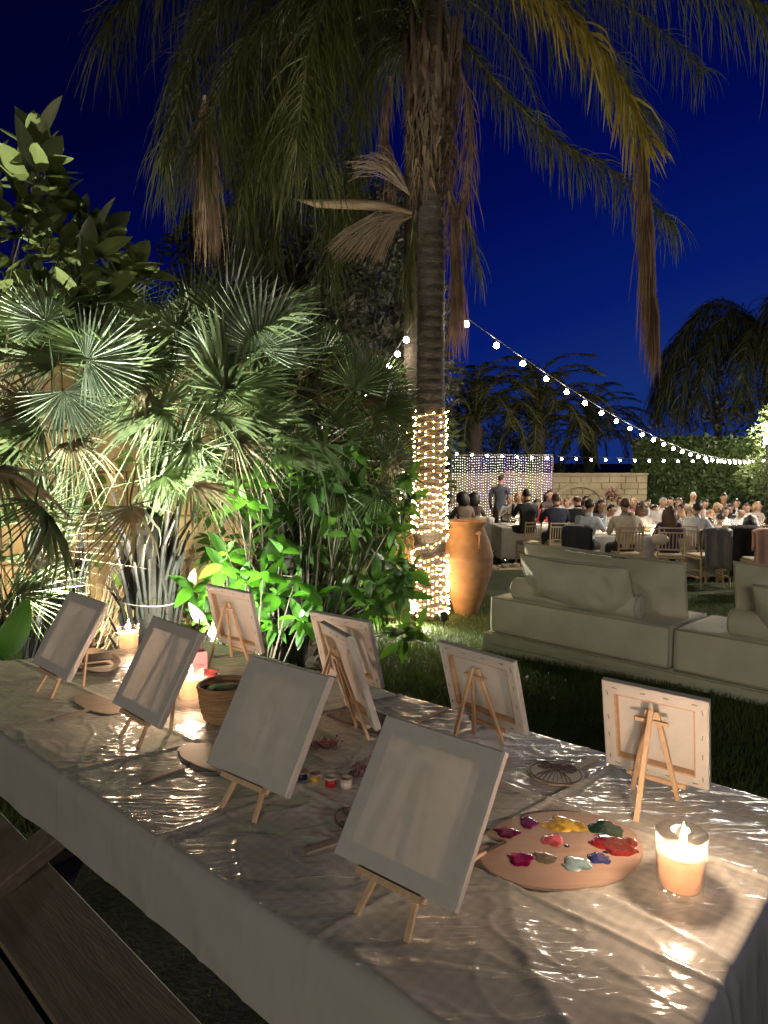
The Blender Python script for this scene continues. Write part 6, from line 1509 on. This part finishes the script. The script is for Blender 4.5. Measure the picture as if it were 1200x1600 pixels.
def ptc(px_, d): p = at(px_, 800, d); return (p.x, p.y)
TBS = [dtable('the dinner table before the man in the white jacket', ptc(1012, 12.2), 2.6, .95, 0, 1), dtable('the dinner table at the right behind the black coat', ptc(1160, 13.2), 2.0, 1.0, 10, 2),
       dtable('the dinner table before the man in the navy suit', ptc(856, 15.8), 2.3, 1.0, -5, 3), dtable('the dinner table left of the standing man', ptc(722, 17.3), 1.2, .9, 0, 4)]
wg = MB().lathe([(0, 0), (.034, .002), (.004, .006), (.004, .085), (.032, .12), (.036, .16), (.030, .20), (.028, .20), (.033, .16), (.028, .125), (0, .09)], 14).mesh('wine_glass', glass_mat('wine_glass', edge=.95), True)
M_tcandle = emission('table_candle_glow', (1.0, .74, .40), 9)
pl_me = MB().lathe([(0, .004), (.08, .004), (.125, .016), (.128, .018), (.08, .008), (0, .007)], 24).mesh('plate', M_white, True)
jarc = MB().lathe([(0, 0), (.035, 0), (.035, .12), (.033, .12), (.033, .01), (0, .01)], 14).mesh('glass', M_glass, True); flc = MB().lathe([(0, .012), (.026, .012), (.026, .07), (0, .075)], 12).mesh('wax', M_tcandle, True)
petal = leaf_template(.05, .04, .3, .4, 3)
rnd = random.Random(31)
names_t = ('on the table before the man in the white jacket', 'on the right table behind the black coat', 'on the table before the navy suited man', 'on the table left of the standing man')
for ti, (x, y, z0, yw, L, D) in enumerate(TBS):
    c_, s_ = math.cos(-yw), math.sin(-yw)
    P3 = lambda u, v: Vector((x + u * c_ - v * s_, y + u * s_ + v * c_, z0 + .758))
    ns = int(L / .42)
    for k in range(ns):
        for sv in (-1, 1):
            u = (k + .5) / ns * L - L / 2
            tag(O('plate', pl_me, loc=P3(u, sv * D * .30)), 'white dinner plate ' + names_t[ti], 'plate', 'dinner plates ' + names_t[ti])
            tag(O('wine_glass', wg, loc=P3(u + .12, sv * D * .14)), 'clear wine glass ' + names_t[ti], 'wine glass', 'wine glasses ' + names_t[ti])
    for k in range(3):
        u = (k + .5) / 3 * L - L / 2 + .08; p = P3(u, .03 * (-1) ** k)
        j = T('table_candle', 'glowing candle in a tall glass ' + names_t[ti], 'candle', p, group='glowing table candles ' + names_t[ti]); O('glass', jarc, j); O('wax', flc, j)
        lamp('table_candle_light', 'POINT', p + Vector((0, 0, .16)), 4.5, (1.0, .72, .42), .03)
    for k in range(2):
        p = P3((k - .5) * L * .5, 0); f = T('flower_vase', 'low white flower arrangement ' + names_t[ti], 'flowers', p, group='white flower arrangements ' + names_t[ti])
        O('vase', MB().lathe([(0, 0), (.05, 0), (.06, .06), (.045, .10), (.04, .10), (0, .03)], 14).mesh('vase', M_white, True), f)
        n = 90; d = rand_dirs(n); d[:, 2] = np.abs(d[:, 2]); VV, FF = scatter(np.array(petal.v), np.array(petal.f), d * np.array([.13, .13, .10]) + np.array([0, 0, .12]), d + rand_dirs(n) * .4, rand_dirs(n), np.random.uniform(.7, 1.3, n))
        tag(O('petals', np_mesh('petals', VV, FF, M_white), f), kind='stuff')
pc_ = at(1022, 806, 12.9); o = O('white_card', MB().box((0, 0, 0), (.14, .01, .19)).mesh('white_card', M_white), loc=pc_); tag(o, 'white menu card held up by a dark haired guest', 'card')
gb_ = at(955, 772, 17.5); bl = T('flower_ball', 'round dusty pink flower ball on a thin stand before the far stone wall', 'flower ball', (gb_.x, gb_.y, gz(0, 30)))
hz_ = gb_.z - gz(0, 30); n = 260; d = rand_dirs(n); VV, FF = scatter(np.array(petal.v), np.array(petal.f), d * .13, d + rand_dirs(n) * .8, rand_dirs(n), np.random.uniform(.8, 1.4, n))
tag(O('petals', np_mesh('petals', VV, FF, mat('dusty_pink', (.30, .18, .15), .8)), bl, loc=(0, 0, hz_)), kind='stuff'); O('core', MB().ball((0, 0, hz_), .12, 10, 8).mesh('core', M_soil, True), bl); O('stand', MB().tube([(0, 0, 0), (0, 0, hz_ - .1)], .015, 6).mesh('stand', M_goldwire), bl)
# party fill: two bare point lights without fixtures, added to brighten the tables
lamp('party_fill', 'POINT', (9.2, 11.8, 2.6), 1150, (1.0, .90, .74), .25)
lamp('party_fill', 'POINT', (4.6, 16.0, 2.9), 520, (1.0, .86, .66), .25)
